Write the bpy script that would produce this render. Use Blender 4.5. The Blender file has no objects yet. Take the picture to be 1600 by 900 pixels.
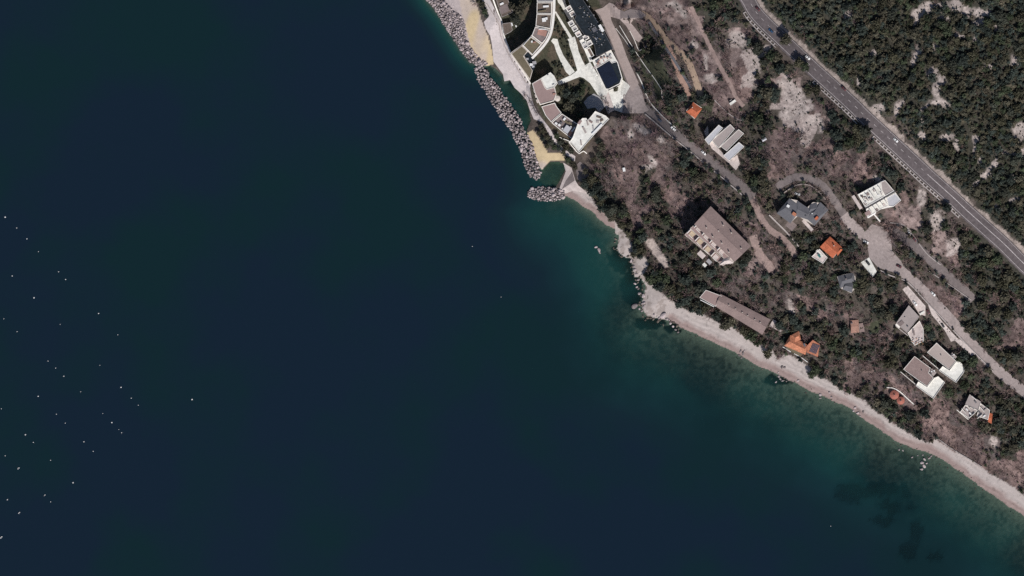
import bpy, math, random
import numpy as np
from mathutils import Matrix, Vector

# ------------------------------------------------------------------ camera, light, exposure
SC = bpy.context.scene
COL = SC.collection
S = 0.5                                   # metres per photograph pixel (an orthophoto)
def X(px): return (px - 800.0) * S
def Y(py): return (450.0 - py) * S

cam_d = bpy.data.cameras.new('camera'); cam = bpy.data.objects.new('camera', cam_d); COL.objects.link(cam)
cam_d.type = 'ORTHO'; cam_d.ortho_scale = 800.0
cam.location = (0, 0, 700); cam.rotation_euler = (0, 0, 0)
cam_d.clip_start = 1.0; cam_d.clip_end = 3000.0
SC.camera = cam

SUN_EL, SUN_AZ = 43.0, 158.0              # degrees; azimuth clockwise from north (+Y)
w = bpy.data.worlds.new('World'); SC.world = w; w.use_nodes = True
nt = w.node_tree; nt.nodes.clear()
sky = nt.nodes.new('ShaderNodeTexSky'); sky.sky_type = 'NISHITA'; sky.sun_disc = False
sky.sun_elevation = math.radians(SUN_EL); sky.sun_rotation = math.radians(SUN_AZ)
bg = nt.nodes.new('ShaderNodeBackground'); bg.inputs['Strength'].default_value = 0.068
wo = nt.nodes.new('ShaderNodeOutputWorld')
nt.links.new(sky.outputs[0], bg.inputs[0]); nt.links.new(bg.outputs[0], wo.inputs[0])

sd = bpy.data.lights.new('sun', 'SUN'); sd.energy = 4.2; sd.angle = math.radians(0.5); sd.color = (1.0, 0.955, 0.90)
sun = bpy.data.objects.new('sun', sd); COL.objects.link(sun)
a = math.radians(SUN_AZ); e = math.radians(SUN_EL)
to_sun = Vector((math.sin(a) * math.cos(e), math.cos(a) * math.cos(e), math.sin(e)))
sun.rotation_euler = to_sun.to_track_quat('Z', 'Y').to_euler(); sun.location = (0, 0, 400)

SC.view_settings.view_transform = 'Standard'; SC.view_settings.look = 'None'
SC.view_settings.exposure = 0.0; SC.view_settings.gamma = 1.0; SC.view_settings.use_curve_mapping = False
SC.render.engine = 'CYCLES'
SC.cycles.max_bounces = 4; SC.cycles.transparent_max_bounces = 6
SC.cycles.use_denoising = False
SC.render.filter_size = 1.7

rnd = random.Random(7)
NR = np.random.default_rng(11)

# ------------------------------------------------------------------ materials
MATS = {}
def mat(name, col, rough=0.85, var=0.25, scale=0.7, scale2=0.12, bump=0.0, objrand=0.0, attr=None, metallic=0.0, spec=0.3, wave=None):
    """wave=(scale, depth, angle): ribs across a roof or panel."""
    if name in MATS: return MATS[name]
    m = bpy.data.materials.new(name); m.use_nodes = True; MATS[name] = m
    n = m.node_tree.nodes; l = m.node_tree.links; n.clear()
    out = n.new('ShaderNodeOutputMaterial'); b = n.new('ShaderNodeBsdfPrincipled'); l.new(b.outputs[0], out.inputs[0])
    b.inputs['Roughness'].default_value = rough; b.inputs['Metallic'].default_value = metallic
    b.inputs['Specular IOR Level'].default_value = spec
    geo = n.new('ShaderNodeNewGeometry')
    if attr:
        at = n.new('ShaderNodeAttribute'); at.attribute_name = attr; csock = at.outputs['Color']
        if col is not None:
            mm = n.new('ShaderNodeMix'); mm.data_type = 'RGBA'; mm.blend_type = 'MULTIPLY'; mm.inputs[0].default_value = 1
            l.new(csock, mm.inputs[6]); mm.inputs[7].default_value = (*col, 1); csock = mm.outputs[2]
    else:
        c = n.new('ShaderNodeRGB'); c.outputs[0].default_value = (*col, 1); csock = c.outputs[0]
    fac = None
    def mul(s1, s2):
        k = n.new('ShaderNodeMath'); k.operation = 'MULTIPLY'
        l.new(s1, k.inputs[0]); l.new(s2, k.inputs[1]); return k.outputs[0]
    for sc_, am in ((scale, var), (scale2, var * 0.7)):
        if var <= 0: continue
        t = n.new('ShaderNodeTexNoise'); t.inputs['Scale'].default_value = sc_; t.inputs['Detail'].default_value = 5; t.inputs['Roughness'].default_value = 0.65
        l.new(geo.outputs['Position'], t.inputs['Vector'])
        r = n.new('ShaderNodeMapRange'); r.inputs[1].default_value = 0.28; r.inputs[2].default_value = 0.72
        r.inputs[3].default_value = 1 - am; r.inputs[4].default_value = 1 + am
        l.new(t.outputs[0], r.inputs[0]); fac = r.outputs[0] if fac is None else mul(fac, r.outputs[0])
    if objrand > 0:
        oi = n.new('ShaderNodeObjectInfo'); r = n.new('ShaderNodeMapRange')
        r.inputs[3].default_value = 1 - objrand; r.inputs[4].default_value = 1 + objrand
        l.new(oi.outputs['Random'], r.inputs[0]); fac = r.outputs[0] if fac is None else mul(fac, r.outputs[0])
    hsock = None
    if wave:
        wv = n.new('ShaderNodeTexWave'); wv.inputs['Scale'].default_value = wave[0]; wv.inputs['Distortion'].default_value = 0.6
        mp = n.new('ShaderNodeMapping'); mp.inputs['Rotation'].default_value = (0, 0, wave[2])
        l.new(geo.outputs['Position'], mp.inputs[0]); l.new(mp.outputs[0], wv.inputs[0]); hsock = wv.outputs['Fac']
        r = n.new('ShaderNodeMapRange'); r.inputs[3].default_value = 1 - wave[1]; r.inputs[4].default_value = 1 + wave[1] * 0.5
        l.new(hsock, r.inputs[0]); fac = r.outputs[0] if fac is None else mul(fac, r.outputs[0])
    if fac is not None:
        v = n.new('ShaderNodeVectorMath'); v.operation = 'SCALE'
        l.new(csock, v.inputs[0]); l.new(fac, v.inputs['Scale']); csock = v.outputs[0]
    l.new(csock, b.inputs['Base Color'])
    if bump > 0:
        t = n.new('ShaderNodeTexNoise'); t.inputs['Scale'].default_value = 1.6; t.inputs['Detail'].default_value = 4
        l.new(geo.outputs['Position'], t.inputs['Vector'])
        bp = n.new('ShaderNodeBump'); bp.inputs['Strength'].default_value = bump; bp.inputs['Distance'].default_value = 0.5
        l.new(t.outputs[0], bp.inputs['Height']); l.new(bp.outputs[0], b.inputs['Normal'])
    return m

M_BEACH = mat('beach_cover', None, 0.95, 0.15, 1.6, 0.3, 0.15, attr='cover', spec=0.1)
M_GROUND = mat('ground_cover', None, 0.95, 0.34, 0.9, 0.22, 0.6, attr='cover', spec=0.1)
M_SEABED = mat('seabed', None, 0.95, 0.30, 1.1, 0.4, 0.0, attr='cover', spec=0.1)
M_ASPH = mat('asphalt_dark', (0.118, 0.100, 0.104), 0.9, 0.26, 0.5, 0.05, spec=0.2)
M_ASPH2 = mat('asphalt_worn', (0.18, 0.152, 0.150), 0.9, 0.24, 0.5, 0.06, spec=0.2)
M_ASPH3 = mat('asphalt_pale', (0.32, 0.27, 0.262), 0.9, 0.22, 0.6, 0.06, spec=0.2)
M_ROADPINK = mat('asphalt_beige', (0.37, 0.305, 0.29), 0.9, 0.12, 0.5, 0.07, spec=0.2)
M_PROM = mat('promenade_paving', (0.53, 0.475, 0.475), 0.85, 0.14, 0.6, 0.08)
M_WPAVE = mat('white_paving', (0.68, 0.67, 0.63), 0.8, 0.22, 0.4, 0.08)
M_PPAVE = mat('pinkish_paving', (0.52, 0.45, 0.43), 0.85, 0.2, 0.5, 0.1)
M_GPAVE = mat('grey_paving', (0.34, 0.33, 0.34), 0.85, 0.15)
M_TAN = mat('tan_track', (0.33, 0.245, 0.185), 0.95, 0.15, 0.5, 0.06)
M_ORANGE = mat('orange_track', (0.33, 0.215, 0.175), 0.95, 0.15, 0.5, 0.06)
M_DIRT = mat('dirt_track', (0.27, 0.20, 0.185), 0.95, 0.25, 0.6, 0.1)
M_PAINT = mat('road_paint', (0.50, 0.46, 0.46), 0.7, 0.4, 1.5, 0.3)
M_CONC = mat('concrete', (0.38, 0.34, 0.33), 0.85, 0.2)
M_WCONC = mat('white_concrete', (0.78, 0.75, 0.71), 0.8, 0.12)
M_WALLP = mat('pale_render', (0.58, 0.52, 0.47), 0.85, 0.12)
M_STONEW = mat('stone_wall', (0.34, 0.29, 0.27), 0.9, 0.3, 1.5, 0.3)
M_WWALL = mat('white_render', (0.72, 0.69, 0.65), 0.8, 0.10)
M_GLASS = mat('window_glass', (0.02, 0.025, 0.03), 0.1, 0.0, spec=0.5)
M_FRAME = mat('window_frame', (0.55, 0.53, 0.5), 0.6, 0.05)
M_TILE = mat('orange_roof_tiles', (0.44, 0.125, 0.062), 0.85, 0.32, 1.2, 0.3, 0.3, wave=(1.3, 0.12, 0.8))
M_TILE2 = mat('faded_orange_tiles', (0.47, 0.19, 0.11), 0.85, 0.35, 1.2, 0.3, 0.3, wave=(1.3, 0.12, 0.5))
M_TILE3 = mat('weathered_clay_tiles', (0.35, 0.20, 0.155), 0.9, 0.35, 1.2, 0.3, 0.3)
M_TILER = mat('red_tiles', (0.34, 0.125, 0.095), 0.85, 0.2, 1.2, 0.3, 0.3)
M_BROWNR = mat('brown_roof', (0.25, 0.185, 0.175), 0.9, 0.2, 0.9, 0.12, 0.2, wave=(1.1, 0.06, 0.8))
M_PINKR = mat('pinkish_brown_roof', (0.30, 0.215, 0.205), 0.9, 0.10, 0.9, 0.1, 0.1, wave=(1.2, 0.05, 0.3))
M_GREYR = mat('grey_slate_roof', (0.125, 0.125, 0.14), 0.8, 0.16, 0.9, 0.1, 0.1, wave=(1.2, 0.08, 0.8))
M_GREYR2 = mat('grey_gravel_roof', (0.34, 0.295, 0.285), 0.9, 0.13, 1.2, 0.12)
M_BEIGER = mat('beige_gravel_roof', (0.40, 0.335, 0.31), 0.9, 0.10, 1.2, 0.12)
M_BEIGE2 = mat('beige_balcony_floor', (0.46, 0.37, 0.27), 0.9, 0.1)
M_DKR = mat('dark_membrane_roof', (0.014, 0.020, 0.027), 0.7, 0.5, 0.6, 0.12, spec=0.15)
M_SOLAR = mat('solar_cells', (0.010, 0.015, 0.034), 0.35, 0.3, 0.9, 0.2, spec=0.25)
M_SOLARB = mat('solar_cells_blue', (0.07, 0.08, 0.12), 0.4, 0.3, 0.9, 0.2, spec=0.4)
M_GRNR = mat('planted_brown_roof', (0.135, 0.105, 0.088), 0.95, 0.28, 0.8, 0.12, 0.3)
M_GRNR2 = mat('planted_olive_roof', (0.15, 0.125, 0.085), 0.95, 0.2, 0.8, 0.12, 0.3)
M_REDFL = mat('red_terrace_floor', (0.36, 0.20, 0.165), 0.9, 0.2)
M_TERRF = mat('terrace_floor', (0.20, 0.16, 0.155), 0.9, 0.2)
M_LGREY = mat('light_grey_roof', (0.45, 0.45, 0.48), 0.7, 0.1)
M_WHITE = mat('white_paint', (0.74, 0.74, 0.74), 0.5, 0.04)
M_BOULD = mat('boulder_rock', (0.32, 0.272, 0.276), 0.92, 0.34, 0.9, 0.3, 0.5, objrand=0.5)
M_DROCK = mat('dark_weedy_rock', (0.10, 0.085, 0.072), 0.92, 0.4, 0.9, 0.3, 0.5, objrand=0.4)
M_ROCK = mat('shore_rock', (0.21, 0.178, 0.178), 0.92, 0.3, 0.9, 0.2, 0.5)
M_RUBBER = mat('rubber', (0.015, 0.015, 0.015), 0.8, 0.0)
M_CRWN = mat('evergreen_leaves', (1, 1, 1), 0.75, 0.2, 0.8, 0.15, objrand=0.28, attr='tint', spec=0.15)
M_TWIG = mat('bare_twigs', (1, 1, 1), 0.9, 0.2, 0.8, 0.15, objrand=0.25, attr='tint', spec=0.1)
M_TRUNK = mat('bark', (0.11, 0.085, 0.07), 0.95, 0.3)
M_POOL = mat('pool_water', (0.05, 0.16, 0.15), 0.1, 0.1)
M_FLOWER = mat('terracotta', (0.45, 0.22, 0.10), 0.8, 0.3)

# ------------------------------------------------------------------ basic builders
def tag(o, label=None, cat=None, group=None, kind=None):
    if label: o['label'] = label
    if cat: o['category'] = cat
    if group: o['group'] = group
    if kind: o['kind'] = kind
    return o
def empty(name, loc, rz=0.0):
    o = bpy.data.objects.new(name, None); COL.objects.link(o); o.location = loc; o.rotation_euler = (0, 0, rz)
    o.empty_display_size = 0.5; return o
def mesh_obj(name, V, F, m, parent=None, loc=(0, 0, 0), smooth=False):
    """V in world coordinates; loc is where the root stands."""
    me = bpy.data.meshes.new(name)
    base = Vector(parent.location) if (parent is not None and parent.parent is None) else (Vector(parent['base']) if parent is not None else Vector(loc))
    me.from_pydata([(v[0] - base[0], v[1] - base[1], v[2] - base[2]) for v in V], [], F)
    ms = m if isinstance(m, (list, tuple)) else [m]
    for k in ms: me.materials.append(k)
    if smooth: me.polygons.foreach_set('use_smooth', [True] * len(me.polygons))
    me.update()
    o = bpy.data.objects.new(name, me); COL.objects.link(o)
    if parent is not None: o.parent = parent
    else: o.location = base
    o['base'] = [base[0], base[1], base[2]]
    return o
def tri_mesh(name, V, T, cols=None, attr='tint', mats=(), smooth=False):
    me = bpy.data.meshes.new(name); V = np.asarray(V, np.float32); T = np.asarray(T, np.int32)
    k = T.shape[1]
    me.vertices.add(len(V)); me.vertices.foreach_set('co', V.ravel())
    me.loops.add(T.size); me.loops.foreach_set('vertex_index', T.ravel())
    me.polygons.add(len(T)); me.polygons.foreach_set('loop_start', np.arange(0, T.size, k, dtype=np.int32))
    if smooth: me.polygons.foreach_set('use_smooth', np.ones(len(T), bool))
    me.update(calc_edges=True)
    if cols is not None:
        at = me.attributes.new(attr, 'FLOAT_COLOR', 'POINT')
        c4 = np.ones((len(V), 4), np.float32); c4[:, :3] = cols; at.data.foreach_set('color', c4.ravel())
    for m in mats: me.materials.append(m)
    return me
def P(pts): return [(X(p[0]), Y(p[1])) for p in pts]
def area(poly): return 0.5 * sum(poly[i][0] * poly[(i + 1) % len(poly)][1] - poly[(i + 1) % len(poly)][0] * poly[i][1] for i in range(len(poly)))
def ccw(poly): return poly if area(poly) > 0 else poly[::-1]
def inset(poly, d):
    """poly CCW in metres; positive d shrinks."""
    n = len(poly); out = []
    for i in range(n):
        p0, p1, p2 = Vector(poly[i - 1]), Vector(poly[i]), Vector(poly[(i + 1) % n])
        a_, b_ = (p1 - p0).normalized(), (p2 - p1).normalized()
        n1, n2 = Vector((-a_.y, a_.x)), Vector((-b_.y, b_.x))
        k = 1.0 + n1.dot(n2)
        mv = (n1 + n2) / max(k, 0.35)
        out.append(tuple(p1 + mv * d))
    return out
def prism_vf(poly, z0, z1):
    n = len(poly); V = [(x, y, z0) for x, y in poly] + [(x, y, z1) for x, y in poly]
    F = [(i, (i + 1) % n, n + (i + 1) % n, n + i) for i in range(n)] + [tuple(range(n, 2 * n))]
    return V, F
def rect(cx, cy, wd, ln, ang):
    """pixel rectangle: wd across, ln along the direction ang (degrees, image axes, y down)."""
    c, s = math.cos(math.radians(ang)), math.sin(math.radians(ang))
    return [(cx + u * ln / 2 * c - v * wd / 2 * s, cy + u * ln / 2 * s + v * wd / 2 * c) for u, v in ((-1, -1), (1, -1), (1, 1), (-1, 1))]

# ------------------------------------------------------------------ value noise
def vnoise(x, y, s, seed):
    x = x / s; y = y / s
    xi = np.floor(x).astype(np.int64); yi = np.floor(y).astype(np.int64); fx = x - xi; fy = y - yi
    fx = fx * fx * (3 - 2 * fx); fy = fy * fy * (3 - 2 * fy)
    def h(a_, b_):
        k = (a_ * 374761393 + b_ * 668265263 + seed * 2147483647) & 0xffffffff
        k = ((k ^ (k >> 13)) * 1274126177) & 0xffffffff
        return ((k ^ (k >> 16)) & 0xffff) / 65535.0
    return (h(xi, yi) * (1 - fx) + h(xi + 1, yi) * fx) * (1 - fy) + (h(xi, yi + 1) * (1 - fx) + h(xi + 1, yi + 1) * fx) * fy
def fbm(x, y, s, seed, o=3):
    v = 0; a_ = 1; t = 0
    for k in range(o):
        v = v + a_ * vnoise(x, y, s / 2 ** k, seed + k * 17); t += a_; a_ *= 0.55
    return v / t
def sstep(a_, b_, x):
    t = np.clip((x - a_) / (b_ - a_), 0, 1); return t * t * (3 - 2 * t)

# ------------------------------------------------------------------ the lie of the land
COAST = [(300, -900), (560, -240), (640, -40), (655, -15), (668, 3), (690, 30), (705, 55), (722, 82), (735, 98), (748, 104), (766, 103), (775, 108), (785, 118), (788, 128),
         (797, 126), (805, 138), (815, 148), (823, 158), (827, 175), (829, 190), (823, 203), (824, 215), (832, 235), (840, 255), (846, 266), (852, 261),
         (860, 253), (872, 252), (882, 257), (884, 264), (879, 274), (872, 286), (866, 296), (872, 306), (886, 307), (900, 314), (920, 329),
         (945, 349), (963, 359), (964, 370), (963, 388), (972, 400), (985, 404), (987, 420), (991, 432), (1003, 437), (1007, 447), (1005, 465),
         (1003, 480), (1008, 490), (1020, 498), (1035, 499), (1047, 499), (1060, 510), (1090, 523), (1120, 538), (1160, 557), (1180, 569), (1210, 582),
         (1240, 597), (1260, 608), (1290, 621), (1330, 639), (1345, 652), (1370, 668), (1400, 689), (1430, 701), (1450, 707), (1470, 717), (1500, 737),
         (1530, 758), (1560, 780), (1600, 806), (1660, 848), (1900, 1010), (2500, 1500)]
LANDPOLY = COAST + [(2600, 1500), (2600, -1000), (300, -1000)]
def in_poly(px, py, poly):
    r = np.zeros(px.shape, bool); n = len(poly)
    xs_ = [p[0] for p in poly]; ys_ = [p[1] for p in poly]
    bb = (px >= min(xs_)) & (px <= max(xs_)) & (py >= min(ys_)) & (py <= max(ys_))
    qx, qy = px[bb], py[bb]; rr = np.zeros(qx.shape, bool)
    for i in range(n):
        x1, y1 = poly[i]; x2, y2 = poly[(i + 1) % n]
        if y1 == y2: continue
        c = ((y1 > qy) != (y2 > qy)) & (qx < (x2 - x1) * (qy - y1) / (y2 - y1) + x1)
        rr ^= c
    r[bb] = rr; return r
def dist_line(px, py, line, tpar=False):
    best = np.full(px.shape, 1e9); bt = np.zeros(px.shape); acc = 0.0
    for (x1, y1), (x2, y2) in zip(line[:-1], line[1:]):
        dx, dy = x2 - x1, y2 - y1; L2 = dx * dx + dy * dy; L = math.sqrt(L2)
        t = np.clip(((px - x1) * dx + (py - y1) * dy) / L2, 0, 1)
        d = np.hypot(px - x1 - t * dx, py - y1 - t * dy)
        k = d < best; best = np.where(k, d, best)
        if tpar: bt = np.where(k, acc + t * L, bt)
        acc += L
    return (best, bt) if tpar else best

def axis(a0, f0, f1, a1, fine, coarse):
    return np.concatenate([np.arange(a0, f0, coarse), np.arange(f0, f1, fine), np.arange(f1, a1 + 1, coarse)]).astype(float)
GX = axis(-840, 640, 1640, 2480, 2.0, 20.0); GY = axis(-500, -20, 900, 1400, 2.0, 20.0)
PX, PY = np.meshgrid(GX, GY)
_am = np.interp(PX, [900, 960, 1050, 1080], [1.2, 5.0, 5.0, 1.8]) * np.where(PY > 300, 1, 0.5)
CPX = PX + (fbm(PX, PY, 11, 611) - 0.5) * 2 * _am; CPY = PY + (fbm(PX, PY, 11, 613) - 0.5) * 2 * _am
LAND = in_poly(CPX, CPY, LANDPOLY)
DC = dist_line(CPX, CPY, COAST) * S                              # metres to the waterline
D_K = [0, 5, 12, 20, 32, 60, 100, 150, 200, 260, 400, 900]
Z_K = [0.05, 0.9, 1.8, 3.0, 7.5, 19, 36, 58, 74, 90, 125, 180]
Z = np.where(LAND, np.interp(DC, D_K, Z_K), 0)
Z = Z + np.where(LAND, (fbm(PX, PY, 70, 3) - 0.5) * np.clip(DC / 12, 0, 7), 0)
slope = np.interp(PY, [200, 290, 330, 420, 560], [0.85, 0.5, 0.24, 0.16, 0.085]) * np.interp(PX, [700, 860], [1.0, 0.85])
DEPTH = np.where(LAND, 0, 0.10 + DC * slope + np.clip(DC - 35, 0, 999) * 0.12)
LAGOON = [[(744, 112), (766, 103), (788, 130), (805, 138), (828, 165), (829, 195), (822, 206), (806, 178), (786, 150), (766, 122)], [(846, 266), (856, 250), (884, 252), (886, 264), (866, 298), (846, 294), (838, 284)]]
LAG = np.zeros(PX.shape, bool)
for q in LAGOON: LAG |= in_poly(PX, PY, q)
LAG &= ~LAND
DEPTH = np.where(LAG, np.minimum(DEPTH, 0.55 + 0.1 * DC), DEPTH)
Z = np.where(LAND, Z, -np.minimum(DEPTH, 45) + (fbm(PX, PY, 26, 9) - 0.5) * np.clip(DEPTH, 0, 1.2) * 0.7)

PADS = [([(765, -60), (884, -60), (905, 60), (935, 100), (955, 140), (945, 185), (910, 243), (855, 196), (836, 160), (828, 132), (800, 86), (785, 50)], 5.0, 8),
        ([(884, -60), (915, -60), (962, 75), (978, 110), (985, 140), (975, 178), (955, 172), (940, 130), (905, 62)], 8.0, 10),
        ([(926, -60), (966, -60), (978, 30), (1006, 66), (990, 90), (1004, 130), (1012, 178), (974, 178), (986, 138), (968, 98), (950, 60)], 13.0, 44),
        ([(1336, 408), (1350, 396), (1352, 356), (1390, 352), (1400, 400), (1404, 426), (1364, 442)], None, 24)]
for poly, z, fall in [PADS[2]] + PADS[:2] + PADS[3:]:
    ins = in_poly(PX, PY, poly); d = np.where(ins, 0, dist_line(PX, PY, poly + [poly[0]]))
    if z is None: z = float(Z[ins].mean())
    if fall == 44: d = np.where(PX < 985, np.minimum(d * 5.5, 44), d)
    wgt = 1 - sstep(0, fall, d); wgt = np.where(LAND, wgt * sstep(1, 8, DC), 0); Z = Z * (1 - wgt) + z * wgt

def zgrid(px, py, Z=None):
    """terrain height in metres at photograph pixels (works on arrays)."""
    Z = globals()['Z'] if Z is None else Z
    px = np.asarray(px, float); py = np.asarray(py, float)
    i = np.clip(np.searchsorted(GX, px) - 1, 0, len(GX) - 2); j = np.clip(np.searchsorted(GY, py) - 1, 0, len(GY) - 2)
    u = np.clip((px - GX[i]) / (GX[i + 1] - GX[i]), 0, 1); v = np.clip((py - GY[j]) / (GY[j + 1] - GY[j]), 0, 1)
    return (Z[j, i] * (1 - u) + Z[j, i + 1] * u) * (1 - v) + (Z[j + 1, i] * (1 - u) + Z[j + 1, i + 1] * u) * v
def smooth_line(line, step=6.0):
    """Catmull-Rom through the points, resampled about every step pixels."""
    pts = [np.array(p, float) for p in line]; pts = [2 * pts[0] - pts[1]] + pts + [2 * pts[-1] - pts[-2]]; out = []
    for k in range(1, len(pts) - 2):
        p0, p1, p2, p3 = pts[k - 1:k + 3]; n = max(1, int(np.hypot(*(p2 - p1)) / step))
        for q in range(n):
            t = q / n
            out.append(0.5 * ((2 * p1) + (-p0 + p2) * t + (2 * p0 - 5 * p1 + 4 * p2 - p3) * t * t + (-p0 + 3 * p1 - 3 * p2 + p3) * t ** 3))
    out.append(pts[-2]); return [tuple(p) for p in out]

HWY_C = [(1150, -30), (1168, -4), (1180, 17), (1197, 36), (1218, 56), (1240, 77), (1261, 97), (1277, 112), (1297, 130), (1333, 163), (1351, 181), (1375, 203), (1400, 226), (1430, 254), (1450, 273),
         (1470, 291), (1490, 309), (1510, 328), (1530, 346), (1550, 364), (1570, 382), (1598, 410), (1640, 450), (1800, 600)]
ROADS = {  # name: (centre line px, left width px, right width px) left/right of travel; z raised over the ground
    'highway': (HWY_C, 10.5, 13.5),
    'village_road': ([(938, 14), (950, 40), (960, 65), (974, 98), (986, 128), (993, 150), (1006, 168), (1030, 187), (1052, 206), (1075, 225), (1110, 252), (1140, 276), (1168, 299), (1178, 308)], 7.5, 7.5),
    'shore_lane': ([(1172, 304), (1182, 325), (1190, 342), (1202, 358), (1222, 372), (1238, 390), (1243, 402)], 5, 5),
    'house_lane': ([(1176, 368), (1180, 382), (1188, 400), (1200, 414), (1206, 424)], 7, 6),
    'loop_lane': ([(1214, 293), (1228, 283), (1246, 276.5), (1268, 280), (1286, 291), (1302, 311), (1318, 334), (1330, 348)], 6, 6),
    'residential_road': ([(1318, 336), (1328, 348), (1342, 362), (1362, 378), (1380, 396), (1404, 420), (1432, 444), (1458, 470), (1486, 500), (1512, 530), (1542, 562), (1570, 588), (1606, 616), (1680, 670)], 8, 8),
    'upper_lane': ([(1362, 362), (1388, 362), (1412, 372), (1436, 390), (1462, 414), (1488, 438), (1508, 456), (1520, 470)], 8, 7),
    'tan_track': ([(968, 20), (990, 20), (1008, 24), (1024, 40), (1040, 62), (1058, 78), (1074, 94), (1083, 115), (1090, 134), (1096, 152)], 5, 5),
    'orange_track': ([(1042, 70), (1050, 86), (1056, 104), (1064, 122), (1074, 142), (1079, 150)], 4.5, 4.5),
    'dirt_track': ([(1080, 10), (1092, 36), (1104, 62), (1118, 90), (1132, 116), (1144, 138), (1150, 152), (1162, 166)], 3, 3),
}
ROADZ = {}
for nm in ('dirt_track', 'orange_track', 'tan_track', 'house_lane', 'shore_lane', 'upper_lane', 'loop_lane', 'residential_road', 'village_road', 'highway'):
    line, wl, wr = ROADS[nm]
    L = smooth_line(line); zz = zgrid([p[0] for p in L], [p[1] for p in L])
    for _ in range(14): zz = np.concatenate([[zz[0]], (zz[:-2] + zz[1:-1] + zz[2:]) / 3, [zz[-1]]])
    ROADZ[nm] = (L, zz)
    d, t = dist_line(PX, PY, L, True); acc = np.concatenate([[0], np.cumsum([math.dist(L[i], L[i + 1]) for i in range(len(L) - 1)])])
    zt = np.interp(t, acc, zz); hw = max(wl, wr)
    wgt = 1 - sstep(hw + 3, hw + (14 if hw > 6 else 9), d); Z = np.where(LAND, Z * (1 - wgt) + zt * wgt, Z)

# ------------------------------------------------------------------ what grows where (20 px cells of land, rows from the top edge)
VEG = {}
def vegtile(cx, cy, rows):
    for j, r in enumerate(rows):
        for i, c in enumerate(r): VEG[(cx // 20 + i, cy // 20 + j)] = c
vegtile(960, 0, ['BbbbbBeEEE..EEEE', '..BBbbbEEe...EEE', '..o.BBbEebB...EE', '..e..BBeoree...E', '.egg..BbBbrEE...', '.ogg..BB.BreEE..', '..og..bbBBrBbrb.', '..ogE.EBBBBEErre', '...oE.EgBBeerrrB'])
vegtile(1280, 0, ['EEEEEEEEEEEEEEEE'] * 6 + ['.EEEEEEEEEEEEEEE'] + ['..EEEEEEEEEEEEEE', '...EEEEEEEEEEEEE'])
vegtile(960, 180, ['oBB..e....eEerrr', 'BBBB..e...eeBBor', 'BBBBo.....EoBBoB', 'BBBBBE....oEBBoo', 'BBEBoEE..eeEBBe.', 'BBEBBeee..EE....', 'eBEEBB.oe.eE....', 'EBBEB...o.e.....', 'EBeEE..........o'])
vegtile(1280, 180, ['bEEE..EEEEEEEEEE', 'eEEE...EEEEEEEEE', 'BEEE...EEEEEEEEE', 'oBoBe...EEEEEEEE', 'oBBBoE...EEEEEEE', '.e...EE...EEEEEE', '.e...EB....EEEEE', 'o....BbbE...EEEE', 'E....BbbEE...EEE'])
vegtile(960, 360, ['.E.EE....oBo..EE', '.E..Ee.....ooEEE', '..E.eEe..EbBbEoe', '...EeEEEeeBoEEoE', '...EEEEeooeeeeEE', '....EEE..oeeooBB', '.....EE....oeeEE', '.......EE....EEE', '.........EE.eE..'])
vegtile(1280, 360, ['..o..oe.eb.EE..E', '..E..ee..brEEEE.', 'EEe...ee..BEEEEE', 'E..Eee.oe..EEEEE', 'EEEEeE..BB..EEEE', 'eeeeE....BBEE.EE', 'BoBeE.....BEEEEE', 'E.Beg..E...EEEeB', 'EEeooo.EE...EEBB'])
vegtile(1280, 540, ['EEEEEEE......EEE', 'eEBoeE.....E..Ee', '.EBBBBo....EE..e', '..oE.BBo..EEEE..', '...EEEBBoB...EEE', '....EEEEBBo...EE', '.....EEEBBBBoEEE', '......EEoBBBBoEE', '.........bBBBoEB'])
vegtile(1280, 720, ['............BBBB', '..............BB', '...............o'])
vegtile(640, 0, ['................'] * 9)
vegtile(640, 180, ['................', '...............B', '...............B', '...............o', '..............oo', '.............EEo', '..............EE', '...............E', '...............E'])
def veg(px, py):
    i = int(min(max(px, 0), 1599) // 20); j = int(min(max(py, 0), 899) // 20)
    if px > 1600 and py > 770 + (px - 1600) * 0.65: return '.'
    c = VEG.get((i, j), '.')
    if c == 'E' and (px < 1160 or py > float(np.interp(px, [p[0] for p in HWY_C], [p[1] for p in HWY_C]))): return 'D'
    return 'f' if c == '.' and px > 940 and (px > 1010 or py > 200) else c
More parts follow.
